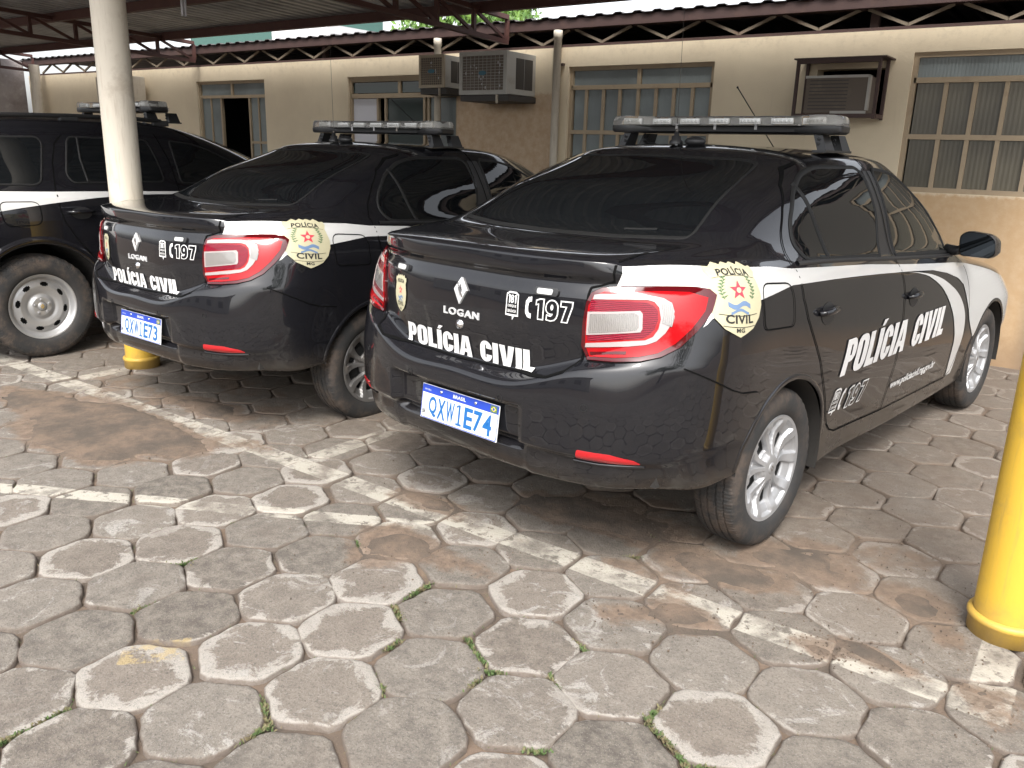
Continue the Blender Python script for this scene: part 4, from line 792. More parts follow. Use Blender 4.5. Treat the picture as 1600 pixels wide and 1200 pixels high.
def badge(cx, cy, w_, h_, mapf, parent, off=.0042, fine=True):
    """cream police shield: scalloped top, pointed foot, wreath, star, ribbon, lettering"""
    P = lambda u, v: (cx+u*w_/2, cy+v*h_/2)
    half = [(0, .93), (.16, 1.0), (.33, .90), (.52, 1.0), (.74, .84), (.93, .86), (.96, .70), (.86, .52), (.92, .30), (1.0, .05), (.97, -.22), (.83, -.52), (.55, -.78), (.22, -.92), (0, -1.0)]
    loop = [P(u, v) for u, v in half]+[P(-u, v) for u, v in half[-2:0:-1]]
    ob = bm_obj('badge', conform(flat_bm([loop]), mapf, off, (.02, .02)), M_BADGE, parent)
    def sub(nm, loops, m_, o=.0008): bm_obj(nm, conform(flat_bm(loops), mapf, off+o, (.03, .03)), m_, ob)
    star = [P(.30*(1 if k % 2 == 0 else .42)*sin(pi*k/5)*1.1, .18+.26*(1 if k % 2 == 0 else .42)*cos(pi*k/5)) for k in range(10)]
    sub('star', [star], M_RDP); sub('star_centre', [ell(*P(0, .18), w_*.045, h_*.035)], M_BADGE, .0015)
    for nm, y0, amp in (('ribbon', -.14, .05),):
        up_ = [P(u, y0+amp*sin(u*9)) for u in np.linspace(-.42, .42, 17)]; lo = [P(u, y0-.12+amp*sin(u*9)) for u in np.linspace(.42, -.42, 17)]; sub(nm, [up_+lo], M_BLU)
        up_ = [P(u, y0-.19+amp*cos(u*8)) for u in np.linspace(-.34, .34, 17)]; lo = [P(u, y0-.26+amp*cos(u*8)) for u in np.linspace(.34, -.34, 17)]; sub(nm, [up_+lo], M_BLU)
    if fine:
        lv = []
        for s_ in (-1, 1):
            for k in range(7):
                v = -.02+k*.085; u = s_*(.50+.07*sin(k*.7)); lv.append([P(u, v-.03), P(u+s_*.13, v+.03), P(u+s_*.02, v+.05)]); lv.append([P(u, v), P(u-s_*.11, v+.07), P(u+s_*.0, v+.06)])
        for l in lv: pass
        g = None
        for l in lv:
            q = conform(flat_bm([l]), mapf, off+.0009, (.05, .05)); g = q if g is None else join(g, q)
        bm_obj('wreath', g, M_GRN, ob)
        for s_ in (-1, 1):
            pass
        # banner outline
        g = bmesh.new(); ribbon(g, [P(u, -.40-.07*cos(u*1.9)) for u in np.linspace(-.72, .72, 13)], h_*.008, mapf, off+.0009, step=.03); ribbon(g, [P(u, -.68-.07*cos(u*1.9)) for u in np.linspace(-.60, .60, 13)], h_*.008, mapf, off+.0009, step=.03)
        ribbon(g, [P(u, .48+.09*cos(u*1.8)) for u in np.linspace(-.78, .78, 13)], h_*.006, mapf, off+.0009, step=.03); bm_obj('banner_line', g, M_BLK, ob)
    def arc(txt, v0, v1, u0, u1, bend):
        b = fit(flat_bm(text=txt, bold=.03, spacing=1.08), *P(u0, 0)[:1], P(u1, 0)[0], P(0, v0)[1], P(0, v1)[1])
        for v in b.verts:
            u = (v.co.x-cx)/(w_/2); v.co.y -= bend*u*u*h_
        return conform(b, mapf, off+.001, (.05, .05))
    g = join(arc('POLÍCIA', .58, .82, -.60, .60, .045), arc('CIVIL', -.66, -.44, -.52, .52, -.03)); g = join(g, arc('MG', -.88, -.77, -.16, .16, 0)); bm_obj('lettering', g, M_BLK, ob)
    return ob
def phone_icon(cx, cy, h_, w_, mapf, off=.0042, slant=0):
    r = [(.5, 1.0), (-.1, .92), (-.5, .55), (-.55, 0), (-.5, -.55), (-.1, -.92), (.5, -1.0), (.5, -.55), (.12, -.5), (0, -.3), (-.05, 0), (0, .3), (.12, .5), (.5, .55)]
    return conform(flat_bm([[(cx+u*w_+v*slant/2, cy+v*h_/2) for u, v in r]]), mapf, off, (.03, .03))
def tip_sign(cx, cy, w_, h_, mapf, slant=0, off=.0042):
    """white outlined label with 181 above two short lines and a speech tail"""
    S = lambda u, v: (cx+u*w_/2+v*slant/2, cy+v*h_/2)
    out = [S(-.9, -.7), S(-.9, .85), S(-.5, 1), S(.5, 1), S(.9, .85), S(1, -.7), S(.45, -.72), S(.15, -1), S(.1, -.72)]; inn = [S(-.76, -.58), S(-.76, .76), S(-.4, .88), S(.4, .88), S(.76, .76), S(.84, -.58)]
    g = conform(flat_bm([out, inn]), mapf, off, (.03, .03))
    g = join(g, conform(heavy_bm('181', S(-.60, 0)[0], S(.60, 0)[0], S(0, .20)[1], S(0, .78)[1], 0, slant*.28, gap=.1, t=.26, u=.2), mapf, off, (.03, .03)))
    g = join(g, conform(fit(flat_bm(text='DISQUE', bold=.02), S(-.62, 0)[0], S(.66, 0)[0], S(0, -.12)[1], S(0, .10)[1], slant=slant*.1), mapf, off, (.03, .03)))
    return join(g, conform(fit(flat_bm(text='DENÚNCIA', bold=.02), S(-.66, 0)[0], S(.68, 0)[0], S(0, -.46)[1], S(0, -.20)[1], slant=slant*.1), mapf, off, (.03, .03)))

CACHE = {}
def make_wheel(root, x, y, rimmat, sgn, steer=0):
    wh = bpy.data.objects.new('wheel', None); link(wh, root); wh.location = (x, y, .3105); wh.rotation_euler = (0, 0, 0 if sgn > 0 else pi); wh.empty_display_size = .1
    g = bmesh.new(); hw = .0925
    prof = [(.205, .070), (.212, .080), (.222, .087), (.245, .0925), (.270, .0915), (.288, .086), (.298, .079), (.3045, .070), (.3075, .058), (.3085, .050), (.3025, .048), (.3025, .043), (.309, .041), (.3102, .022), (.3042, .020), (.3042, .014), (.3102, .012), (.3104, 0)]
    prof = prof+[(r, -h) for r, h in prof[-2::-1]]; n = len(prof)
    lathe(g, prof, 132, 'x', mod=lambda j, k: 1-(.011 if (k % 3 == 0 and (5 <= j <= 9 or n-10 <= j <= n-6)) else 0)); bmesh.ops.recalc_face_normals(g, faces=g.faces)
    # flat contact patch
    for v in g.verts:
        if v.co.z < -.3065: v.co.z = -.3065; v.co.x *= 1.03
    bm_obj('tyre', g, M_TYRE, wh, auto=.9)
    NR, NT_ = (54, 300) if 'RIM' not in CACHE else (2, 3); V = []; F = []; rs = np.linspace(.012, .203, NR)
    def hgt(r, a):
        h = .074-.016*smst((r-.02)/.1)+.020*smst((r-.13)/.06); arm = 0
        for k in range(5):
            for s_ in (-1, 1):
                c_ = 2*pi*k/5+.3+s_*(.17+.14*smst((r-.05)/.14)); d = abs((a-c_+pi) % (2*pi)-pi); ww = (.012+.017*smst((r-.06)/.12))/r; arm = max(arm, 1-smst((d-ww*.60)/(ww*.32)))
        op = 0
        for q in range(5):
            for s_ in (0, 1):
                c_ = 2*pi*q/5+.3+(pi/5 if s_ else 0); d = abs((a-c_+pi) % (2*pi)-pi)*r; rr0, rr1, wd = (.072, .150, .030) if s_ else (.108, .150, .016)
                if arm < .6 and d < wd+.006: op = max(op, smst((r-rr0)/.006)*smst((rr1-r)/.006)*smst((wd-d)/.004)*(1-smst(arm/.5)))
        return h-.015*(1-arm)*smst((r-.045)/.02)*(1-smst((r-.186)/.008))-.040*op, op
    FM = []
    for i, r in enumerate(rs):
        for k in range(NT_): a = 2*pi*k/NT_; V.append((float(hgt(r, a)[0]), r*cos(a), r*sin(a)))
    for i in range(NR-1):
        for k in range(NT_):
            F.append((i*NT_+k, i*NT_+(k+1) % NT_, (i+1)*NT_+(k+1) % NT_, (i+1)*NT_+k)); FM.append(0)
    # rounded rim edge
    o = len(V)
    for (r, h) in ((.2065, .079), (.2085, .077), (.208, .066)):
        for k in range(NT_): a = 2*pi*k/NT_; V.append((h, r*cos(a), r*sin(a)))
    pr = (NR-1)*NT_
    for b in (o, o+NT_, o+2*NT_):
        for k in range(NT_): F.append((pr+k, pr+(k+1) % NT_, b+(k+1) % NT_, b+k))
        pr = b
    if 'RIM' not in CACHE:
        FM += [0]*(len(F)-len(FM)); rim = mesh_obj('rim', V, F, [rimmat, M_HOLE], wh, fmat=FM); rim.data.set_sharp_from_angle(angle=radians(28)); CACHE['RIM'] = rim.data
    else: link(bpy.data.objects.new('rim', CACHE['RIM']), wh)
    g = bmesh.new(); lathe(g, [(0, .0765), (.020, .0765), (.0235, .074), (.024, .066)], 32, 'x'); c_ = bm_obj('centre_cap', g, rimmat, wh, smooth=True)
    g = bmesh.new()
    dm = [(0, .014), (.009, 0), (0, -.014), (-.009, 0)]; di = [(q*.5, r*.5) for q, r in dm]; bmd = flat_bm([dm, di])
    for v in bmd.verts: v.co = Vector((.0775, v.co.x, v.co.y))
    bm_obj('emblem', bmd, M_CHROME, wh)
    g = bmesh.new()
    for k in range(4): a = 2*pi*k/4+.4; lathe(g, [(0, .064), (.008, .064), (.009, .05)], 8, 'x'); 
    g.free(); g = bmesh.new()
    for k in range(5):
        a = 2*pi*k/5+.3+pi/5
        q = bmesh.new(); lathe(q, [(0, .0655), (.007, .0655), (.009, .055)], 8, 'x'); q.transform(Matrix.Translation((0, .042*cos(a), .042*sin(a)))); g = join(g, q)
    bm_obj('wheel_bolt', g, M_HOLE, wh)
    g = bmesh.new(); lathe(g, [(0, .030), (.12, .030), (.125, .02), (.125, 0)], 40, 'x'); lathe(g, [(.125, .028), (.14, .02), (.2, .0), (.207, .06)], 40, 'x', 1); bm_obj('brake_drum', g, [M_HOLE, M_HOLE], wh)
    return wh

def light_bar(root, y0, z0, hl, seg_n=7, ang=.0, feet=(-.50, .50)):
    lb = bpy.data.objects.new('light_bar', None); link(lb, root); lb.location = (0, y0, z0); lb.empty_display_size = .1
    def outline(off):  # plan outline: straight middle, ends swept towards the back
        h = .125+off; e = hl+off; return round_poly([(-e, -.13), (-e+.02, .02), (-hl+.20, h), (hl-.20, h), (e-.02, .02), (e, -.13), (e-.10, -.15-off*.5), (hl-.24, -h+.035), (-hl+.24, -h+.035), (-e+.10, -.15-off*.5)], .03, 3)
    def prism(levels, m_, nm, mi=0):
        g = bmesh.new(); rings = [[g.verts.new((x*s_, y*s_, z)) for x, y in outline(of)] for z, of, s_ in levels]; n = len(rings[0])
        for A, B in zip(rings[:-1], rings[1:]):
            for k in range(n): g.faces.new((A[k], A[(k+1) % n], B[(k+1) % n], B[k]))
        for f in (rings[0][::-1], rings[-1]): bmesh.ops.triangulate(g, faces=[g.faces.new(f)])
        bmesh.ops.recalc_face_normals(g, faces=g.faces); return bm_obj(nm, g, m_, lb, auto=.7)
    prism([(-.004, -.014, 1), (.004, -.002, 1), (.026, 0, 1), (.029, -.003, 1)], M_PLAST, 'bar_base')
    prism([(.0292, -.004, 1), (.05, -.005, 1), (.066, -.012, 1), (.073, -.024, 1), (.0745, -.045, 1)], M_LENSBAR, 'lens')
    prism([(.0295, -.03, 1), (.034, -.03, 1)], M_ACDARK, 'deck_plate')
    n = seg_n
    for s_ in (-1, 1):
        for k in range(n):
            x = -hl+.13+(2*hl-.26)*k/(n-1); g = bmesh.new(); ln = .052
            yy = s_*.085 if abs(x) < hl-.2 else (-.10 if s_ < 0 else .02)
            if abs(x) > hl-.2 and s_ < 0: yy = -.105
            box(g, x-ln, x+ln, yy-.012, yy+.012, .036, .062, bev=.003)
            for q in range(5): bmesh.ops.create_icosphere(g, subdivisions=1, radius=.0085, matrix=Matrix.Translation((x-.038+q*.019, yy+s_*.012, .049)))
            bm_obj('led_module', g, M_LED, lb, auto=.6)
    g = bmesh.new()
    for x in (-.45, -.23, -.02, .19, .40):
        if abs(x) < hl: box(g, x-.007, x+.007, -.1255+.035-.0, -.092+.0, .012, .037); box(g, x-.007, x+.007, .119, .1265, .012, .037)
    bm_obj('clip', g, M_CHROME, lb)
    for x in feet:
        g = bmesh.new(); s_ = 1 if x > 0 else -1; zb = -.075 if abs(x) > .4 else -.06
        for yy in (-.085, .085):
            v = [g.verts.new(p_) for p_ in ((x-.02, yy-.035, -.006), (x+.02, yy-.035, -.006), (x+.03*s_+.02, yy-.045, zb), (x+.03*s_-.02, yy-.045, zb), (x-.02, yy+.035, -.006), (x+.02, yy+.035, -.006), (x+.03*s_+.02, yy+.045, zb), (x+.03*s_-.02, yy+.045, zb))]
            for f in ((0, 1, 2, 3), (7, 6, 5, 4), (0, 4, 5, 1), (1, 5, 6, 2), (2, 6, 7, 3), (3, 7, 4, 0)): g.faces.new([v[i] for i in f])
            for dz in (-.025, -.045): bmesh.ops.create_icosphere(g, subdivisions=1, radius=.007, matrix=Matrix.Translation((x+.008*s_, yy-.045, dz)))
        box(g, x-.03+.02*s_, x+.03+.02*s_, -.14, .14, zb-.006, zb+.004); bm_obj('foot', g, M_PLAST, lb)
    g = bmesh.new(); tube(g, [(-.42, -.08, -.01), (-.38, -.12, -.05), (-.30, -.15, -.062), (-.05, -.2, -.058)], .004, 6); bm_obj('cable', g, M_RUBBER, lb, smooth=True)
    return lb

def make_sedan(label, plate, rimmat, group):
    root = thing('police_car', label, 'car', group=group); S = SHELL
    obs = S.parts(sed_part, AR, SMATS, root); side, rear, cor = S.side(1), S.rear(), S.corner(1); sideL, corL = S.side(-1), S.corner(-1)
    rd, fd, tl, rb, bd = obs['rear_door'], obs['front_door'], obs['trunk_lid'], obs['rear_bumper'], obs['body']; rdL, fdL = obs['rear_door|left'], obs['front_door|left']
    # seams
    g = bmesh.new()
    for mp in (side, sideL):
        ribbon(g, RDOOR[1:17], .0065, mp, .0029); ribbon(g, FDOOR[0:8], .007, mp, .0029); ribbon(g, FDOOR[8:16], .006, mp, .0029); ribbon(g, RDOOR[15:18], .005, mp, .0029); ribbon(g, FDOOR[7:10], .005, mp, .0029)
        ribbon(g, BUMP_L[2:], .005, mp, .0029)
        ribbon(g, round_poly([(-.272, 1.038), (-.035, 1.018), (-.03, .868), (-.262, .884)], [.05, .05, .03, .03]), .005, mp, .0040, closed=True)
    for s_ in (-1, 1):
        ribbon(g, [(s_*.505, 1.03), (s_*.503, .80), (s_*.475, .762), (s_*.42, .737), (s_*.34, .727), (0, .722)], .007, rear, .0030)
        ribbon(g, [(s_*.566, -.70), (s_*.562, -.64), (s_*.567, -.54), (s_*.587, -.39)], .006, S.top(), .0030)
        ribbon(g, [(s_*.505, 1.03), (s_*.53, 1.038), (s_*.566, 1.052), (s_*.566, 1.104)], .006, rear, .0036)
    ribbon(g, [(-.59, -.385), (-.3, -.43), (0, -.447), (.3, -.43), (.59, -.385)], .008, S.top(), .0030)
    bm_obj('panel_seam', g, M_SEAM, root)
    # white film band
    upper = [(-.700, 1.100), (-.612, 1.101), (-.48, 1.100), (-.29, 1.089), (-.14, 1.079), (.02, 1.060), (.24, 1.047), (.457, 1.034), (.75, 1.018), (1.02, .998), (1.47, .968), (1.86, .944), (2.06, .926), (2.3, .892), (2.55, .852), (2.8, .80), (3.0, .76), (3.12, .72), (3.16, .60), (3.13, .46), (2.99, .36)]
    arcp = [(2.635-.358*cos(a)*-1, .312+.358*sin(a)) for a in np.linspace(.12, pi-.62, 24)]
    lower = [(2.30, .50), (2.22, .56), (2.168, .612), (2.10, .70), (2.04, .77), (1.978, .826), (1.88, .868), (1.70, .908), (1.5, .937), (1.22, .955), (.837, .974), (.335, .996), (-.03, 1.010), (-.308, .986), (-.46, .966), (-.53, .950), (-.55, .932), (-.562, .925), (-.532, .968), (-.502, 1.012), (-.515, 1.034), (-.55, 1.042), (-.64, 1.043), (-.710, 1.040)]
    band = upper+arcp+lower
    sw = smooth_loop([(1.18, .955), (1.38, .926), (1.52, .886), (1.64, .835), (1.745, .770), (1.83, .70), (1.89, .63), (1.94, .55), (1.967, .46), (1.975, .38), (1.98, .325)], 4, False)+smooth_loop([(2.06, .325), (2.085, .42), (2.095, .52), (2.085, .61), (2.045, .68), (1.97, .745), (1.87, .80), (1.74, .85), (1.60, .893), (1.42, .928), (1.18, .9555)], 4, False)
    for mp, nm in ((side, 'r'), (sideL, 'l')): bm_obj('white_band', conform(flat_bm([band]), mp, .0027), M_WPAINT, root); bm_obj('white_curve', conform(flat_bm([sw]), mp, .0027), M_WPAINT, fd if nm == 'r' else fdL)
    # glass
    rw = round_poly([(-.555, 1.163), (-.30, 1.153), (0, 1.150), (.30, 1.153), (.555, 1.163), (.53, 1.23), (.50, 1.33), (.462, 1.415), (.40, 1.427), (0, 1.434), (-.40, 1.427), (-.462, 1.415), (-.50, 1.33), (-.53, 1.23)], .02)
    ob = bm_obj('rear_window', conform(flat_bm([rw]), rear, .0025, (.025, .02), .003), M_GLASS, root, smooth=True); g = bmesh.new(); ribbon(g, rw, .010, rear, .001, .003, closed=True, step=.03); bm_obj('seal', g, M_RUBBER, ob, smooth=True)
    g = bmesh.new(); ribbon(g, [(.30, 1.1735), (.36, 1.176), (.42, 1.180)], .004, rear, .004, .003); bm_obj('wiper_jet', g, M_RUBBER, ob)
    ws = [(-.62, 1.03), (.62, 1.03), (.50, 1.39), (-.50, 1.39)]; bm_obj('windscreen', conform(flat_bm([round_poly(ws, .04)]), S.front(), .0025, (.03, .02), .003), M_GLASS, root, smooth=True)
    rwin = round_poly([(.395, 1.378), (.50, 1.400), (.60, 1.408), (.905, 1.408), (.945, 1.385), (.975, 1.24), (.935, 1.040), (.19, 1.078), (.145, 1.135), (.165, 1.213), (.255, 1.31)], [.04, .05, .05, .03, .03, .1, .012, .05, .05, .1, .1])
    fwin = round_poly([(1.075, 1.388), (1.095, 1.402), (1.29, 1.388), (1.46, 1.345), (1.66, 1.255), (1.83, 1.14), (1.925, 1.06), (1.91, .995), (1.12, 1.030), (1.095, 1.22)], [.02, .03, .1, .1, .1, .1, .03, .02, .02, .1])
    for mp, a, b in ((side, rd, fd), (sideL, rdL, fdL)):
        for pn, pts in ((a, rwin), (b, fwin)):
            q = bm_obj('door_window', conform(flat_bm([pts]), mp, .0022, (.03, .03), .003), M_GLASS, pn, smooth=True); g = bmesh.new(); ribbon(g, pts, .017, mp, .001, .0045, closed=True, step=.03)
            bm_obj('window_seal', g, M_RUBBER, pn, smooth=True)
        g = bmesh.new(); ribbon(g, [(.305, 1.345), (.325, 1.28), (.365, 1.16), (.40, 1.068)], .022, mp, .001, .006); bm_obj('window_divider', g, M_RUBBER, a, smooth=True)
        g = bmesh.new(); ribbon(g, [(.10, 1.072), (.30, 1.064), (.60, 1.048), (1.05, 1.022), (1.5, .998), (1.93, .975)], .016, mp, .001, .006); bm_obj('belt_trim', g, M_PLAST, b, smooth=True)
        bp = round_poly([(.968, 1.395), (1.06, 1.395), (1.085, 1.22), (1.108, 1.035), (.945, 1.045), (.985, 1.24)], .01); bm_obj('pillar_film', conform(flat_bm([bp]), mp, .0009, (.03, .03)), M_PLAST, b, smooth=True)
        # handles: bowl and grip
        for pn, (hy, hz) in ((a, (.262, .878)), (b, (1.222, .838))):
            h = bm_obj('door_handle', conform(flat_bm([ell(hy, hz, .062, .043)]), mp, .0016, (.02, .02)), M_PLAST, pn, smooth=True)
            g = bmesh.new(); sg = 1 if mp is side else -1; pp = [(-.085, -.004), (-.06, -.002), (-.02, 0), (.03, .002), (.062, .004)]
            tube(g, [mp(hy+u, hz+v+.012, o_)[0] for (u, v), o_ in zip(pp, (.004, .022, .027, .024, .006))], [.010, .0125, .0135, .0125, .010], 10); bm_obj('grip', g, M_BLACK, h, smooth=True)
    # fuel flap
    g = flat_bm([round_poly([(-.270, 1.006), (-.035, 1.006), (-.032, .870), (-.260, .886)], .03)]); bm_obj('fuel_flap', conform(g, side, .0010), M_BLACK, root, smooth=True)
    # tail lights
    def lamp(mp, nm):
        L = lambda pts, o, m_, n_, par, sk=.002: bm_obj(n_, conform(flat_bm([[(a+(1.2*smst((a-44)/12)), z) for a, z in pts]]), mp, o, (1.1, .010), sk), m_, par, smooth=True)
        outl = round_poly([(19.6, .985), (20.8, 1.014), (23.8, 1.031), (29, 1.038), (40.8, 1.041), (52, 1.042), (56.0, 1.037), (58.1, 1.020), (56.2, .974), (51.6, .914), (47.2, .864), (42.2, .834), (36.5, .817), (28.7, .806), (21.2, .800), (18.9, .846), (19.0, .921)], .01)
        base = L(outl, .0060, M_REDD, 'tail_light', root, .010)
        inn = [(20.4, .975), (21.6, 1.004), (24.5, 1.019), (40.8, 1.026), (50, 1.026), (55.0, 1.012), (53.8, .974), (50, .920), (45.9, .874), (41.2, .844), (36, .829), (28.7, .817), (21.9, .811), (20.2, .850), (20.0, .921)]
        L(inn, .0085, M_RED, 'red_lens', base)
        U = [(23.8, 1.012), (31.5, 1.015), (38.1, 1.013), (42.4, 1.007), (44.9, .994), (45.6, .970), (45.0, .938), (43.2, .906), (40.8, .880), (38.0, .867), (33, .858), (20.3, .844), (20.4, .857), (32, .874), (37.7, .881), (39.8, .893), (41.2, .917), (41.8, .946), (41.2, .980), (39.7, .996), (37.6, 1.001), (31.6, 1.0), (21.6, .996), (21.9, 1.008)]
        L(U, .0115, M_LITE, 'light_guide', base)
        L([(21.0, .994), (31.6, .996), (37.3, .995), (39.6, .985), (40.8, .972), (41.0, .946), (40.2, .918), (38.6, .898), (36.8, .886), (20.8, .865)], .0100, M_REDM, 'brake_lens', base)
        fr = [(20.4, .957), (35.7, .969), (36.5, .960), (36.7, .915), (36.2, .905), (20.4, .884)]; hl = [(21.1, .951), (34.2, .962), (35.4, .954), (35.6, .919), (34.9, .910), (21.1, .891)]
        L(fr, .0118, M_LITE, 'lens_frame', base); L(hl, .0132, M_CLEAR, 'reverse_lens', base)
        L([(21.8, .830), (32.7, .842), (32.6, .832), (22.1, .819)], .0100, M_REDD, 'small_reflector', base)
        L([(41.6, .995), (45.0, .985), (45.6, .955), (44.9, .925), (42.0, .935), (42.4, .96)], .0130, M_CLEAR, 'turn_lens', base)
        g = bmesh.new(); ribbon(g, [(a+(1.2*smst((a-44)/12)), z) for a, z in outl], .006, lambda u, v, o: mp(u, v, o), .0015, 0, closed=True, step=3); bm_obj('lamp_seam', g, M_SEAM, base)
    lamp(cor, 'r'); lamp(corL, 'l')
    # bumper reflectors, sensors, plate
    for mp, s_ in ((rear, 1), (rear, -1)):
        P = [(s_*.545, .517), (s_*.64, .513), (s_*.70, .497), (s_*.715, .484), (s_*.62, .480), (s_*.538, .482)]; bm_obj('rear_reflector', conform(flat_bm([round_poly(P, .004)]), mp, .003, (.02, .02), .004), M_REFLECT, rb, smooth=True)
        g = bmesh.new(); ribbon(g, [(s_*.52, .470), (s_*.60, .467), (s_*.72, .470)], .010, mp, .001, .004); bm_obj('reflector_sill', g, M_BLACK, rb, smooth=True)
    g = bmesh.new()
    for x in (-.54, -.215, .25, .56): p_, n_ = rear(x, .635 if abs(x) < .4 else .66, .001); ribbon(g, ell(x, .635 if abs(x) < .4 else .66, .011, .011, 20), .0025, rear, .001, .001, closed=True)
    bm_obj('parking_sensor', g, M_RUBBER, rb)
    pl = bpy.data.objects.new('number_plate', None); link(pl, rb); pl.location = (.033, -.877, .533); pl.rotation_euler = (radians(-7), 0, 0); pl.empty_display_size = .05
    g = bmesh.new(); box(g, -.2, .2, -.004, 0, -.065, .065, bev=.0015); bm_obj('plate_base', g, M_PLATE, pl)
    def rp(x0, x1, z0, z1, y, m_, nm, r=.004):
        g = bmesh.new(); g.faces.new([g.verts.new((x, y, z)) for x, z in round_poly([(x0, z0), (x1, z0), (x1, z1), (x0, z1)], r)]); return bm_obj(nm, g, m_, pl)
    rp(-.198, .198, .033, .063, -.0046, M_PBLUE, 'plate_header'); g = bmesh.new()
    q = round_poly([(-.198, -.063), (.198, -.063), (.198, .063), (-.198, .063)], .01); q2 = [(x*.986, z*.955) for x, z in q]; vs = [g.verts.new((x, -.0050, z)) for x, z in q]; vi = [g.verts.new((x, -.0050, z)) for x, z in q2]
    for k in range(len(q)): g.faces.new((vs[k], vs[(k+1) % len(q)], vi[(k+1) % len(q)], vi[k]))
    bm_obj('plate_border', g, M_PBLUE, pl)
    def ptxt(t_, x0, x1, z0, z1, m_, bold=.02, y=-.0054, sp=1.0, nm='plate_lettering'):
        b = fit(flat_bm(text=t_, bold=bold, spacing=sp), x0, x1, z0, z1)
        for v in b.verts: v.co = Vector((v.co.x, y, v.co.y))
        return bm_obj(nm, b, m_, pl)
    n = len(plate); wch = .043; x0 = -.157
    for k, ch in enumerate(plate):
        if ch == '1': continue
        last = ptxt(ch, x0+k*.0475+(.010 if ch == '1' else 0), x0+k*.0475+wch-(.013 if ch == '1' else 0), -.052, .024, M_PTXT, .024)
    last.name = 'plate_digit'
    global PLATE3
    q3 = ptxt('3', x0+6*.0475, x0+6*.0475+wch, -.052, .024, M_PTXT, .024); PLATE3 = q3.data; bpy.data.objects.remove(q3)
    g = bmesh.new(); cx_ = x0+3*.0475+.021
    for L_ in ([(-.004, -.052), (.005, -.052), (.005, .024), (-.004, .024)], [(-.014, -.052), (-.004, -.052), (-.004, -.044), (-.014, -.044)], [(.005, -.052), (.015, -.052), (.015, -.044), (.005, -.044)], [(-.015, .010), (-.0042, .017), (-.0042, .024), (-.015, .017)]): g.faces.new([g.verts.new((cx_+a, -.0054, b)) for a, b in L_])
    bmesh.ops.remove_doubles(g, verts=g.verts, dist=1e-5); bm_obj('plate_lettering', g, M_PTXT, pl)
    ptxt('BRASIL', -.032, .034, .042, .055, M_PLATE, .02); ptxt('BR', -.190, -.170, -.046, -.030, M_BLK, .01); rp(.158, .190, .036, .060, -.0054, M_GRN, 'flag')
    g = bmesh.new(); g.faces.new([g.verts.new((x, -.0058, z)) for x, z in ((.161, .048), (.174, .039), (.187, .048), (.174, .057))]); bm_obj('flag_diamond', g, M_YEL, pl)
    g = bmesh.new(); g.faces.new([g.verts.new((.174+.0055*cos(a), -.0061, .048+.0055*sin(a))) for a in np.linspace(0, 2*pi, 14)[:-1]]); bm_obj('flag_disc', g, M_PBLUE, pl)
    for x in (-.095, .085): g = bmesh.new(); bmesh.ops.create_icosphere(g, subdivisions=2, radius=.0065, matrix=Matrix.Translation((x, -.006, .050)) @ Matrix.Diagonal((1, .6, 1, 1))); bm_obj('screw', g, M_CHROME, pl, smooth=True)
    ptxt('MERCOSUL', -.185, -.150, .043, .048, M_PLATE, .0)
    # boot lid furniture
    dm = [(.003, 1.008), (.052, .966), (.003, .918), (-.042, .966)]; dm = [(.003, 1.008), (.034, .966), (.003, .916), (-.028, .966)]
    di = [(.003, .987), (.0135, .966), (.003, .941), (-.0075, .966)]; e = bm_obj('emblem', conform(flat_bm([dm, di]), rear, .009, (.015, .015), .009), M_SILV, tl)
    g = bmesh.new(); ribbon(g, [(-.012, .990), (.010, .958)], .007, rear, .0092); ribbon(g, [(.016, .942), (-.006, .974)], .007, rear, .0092); bm_obj('emblem_fold', g, M_CHROME, e)
    bm_obj('model_lettering', conform(fit(flat_bm(text='LOGAN', bold=.028, spacing=1.18), -.082, .098, .872, .898), rear, .004, (.02, .02), .004), M_SILV, tl)
    g = bmesh.new(); p_, n_ = rear(.0, .843, 0); lathe(g, [(.0, -.012), (.009, -.012), (.010, -.008), (.0165, -.007), (.018, 0)], 20, 'x'); g.transform(Matrix.Translation(p_) @ Matrix.Rotation(-pi/2, 4, 'Z') @ Matrix.Scale(-1, 4, (1, 0, 0))); bm_obj('lock', g, M_CHROME, tl, smooth=True)
    # heavy condensed lettering
    def heavy(t1, t2, a, mp, nm, par, slant=0, off=.0042, bold=.055):
        (u0, u1, u2, u3, v0, v1) = a; bm_obj(nm, conform(heavy_bm(t1, u0, u1, v0, v1, 0, slant), mp, off, (.02, .02)), M_WHITE, par); return bm_obj(nm, conform(heavy_bm(t2, u2, u3, v0, v1, 0, slant), mp, off, (.02, .02)), M_WHITE, par)
    heavy('POLÍCIA', 'CIVIL', (-.300, .060, .100, .342, .731, .805), rear, 'lettering', tl)
    heavy('POLÍCIA', 'CIVIL', (.425, 1.135, 1.225, 1.69, .600, .745), side, 'lettering', fd, slant=.055, bold=.05)
    bm_obj('web_address', letters('www.policiacivil.mg.gov.br', 1.075, 1.70, .412, .462, side, .03, slant=.01), M_WHITE, fd)
    bm_obj('phone_number', outline_text('197', .338, .465, .912, .982, rear, .0042), [M_WHITE, M_BLACK], tl); bm_obj('phone_icon', phone_icon(.312, .948, .072, .022, rear), M_WHITE, tl); bm_obj('tip_line_sign', tip_sign(.246, .944, .056, .094, rear), M_WHITE, tl)
    bm_obj('phone_number', outline_text('197', .535, .735, .440, .535, side, .0055, slant=.03), [M_WHITE, M_BLACK], rd); bm_obj('phone_icon', phone_icon(.498, .492, .092, .026, side, slant=.03), M_WHITE, rd); bm_obj('tip_line_sign', tip_sign(.428, .492, .072, .115, side, slant=.03), M_WHITE, rd)
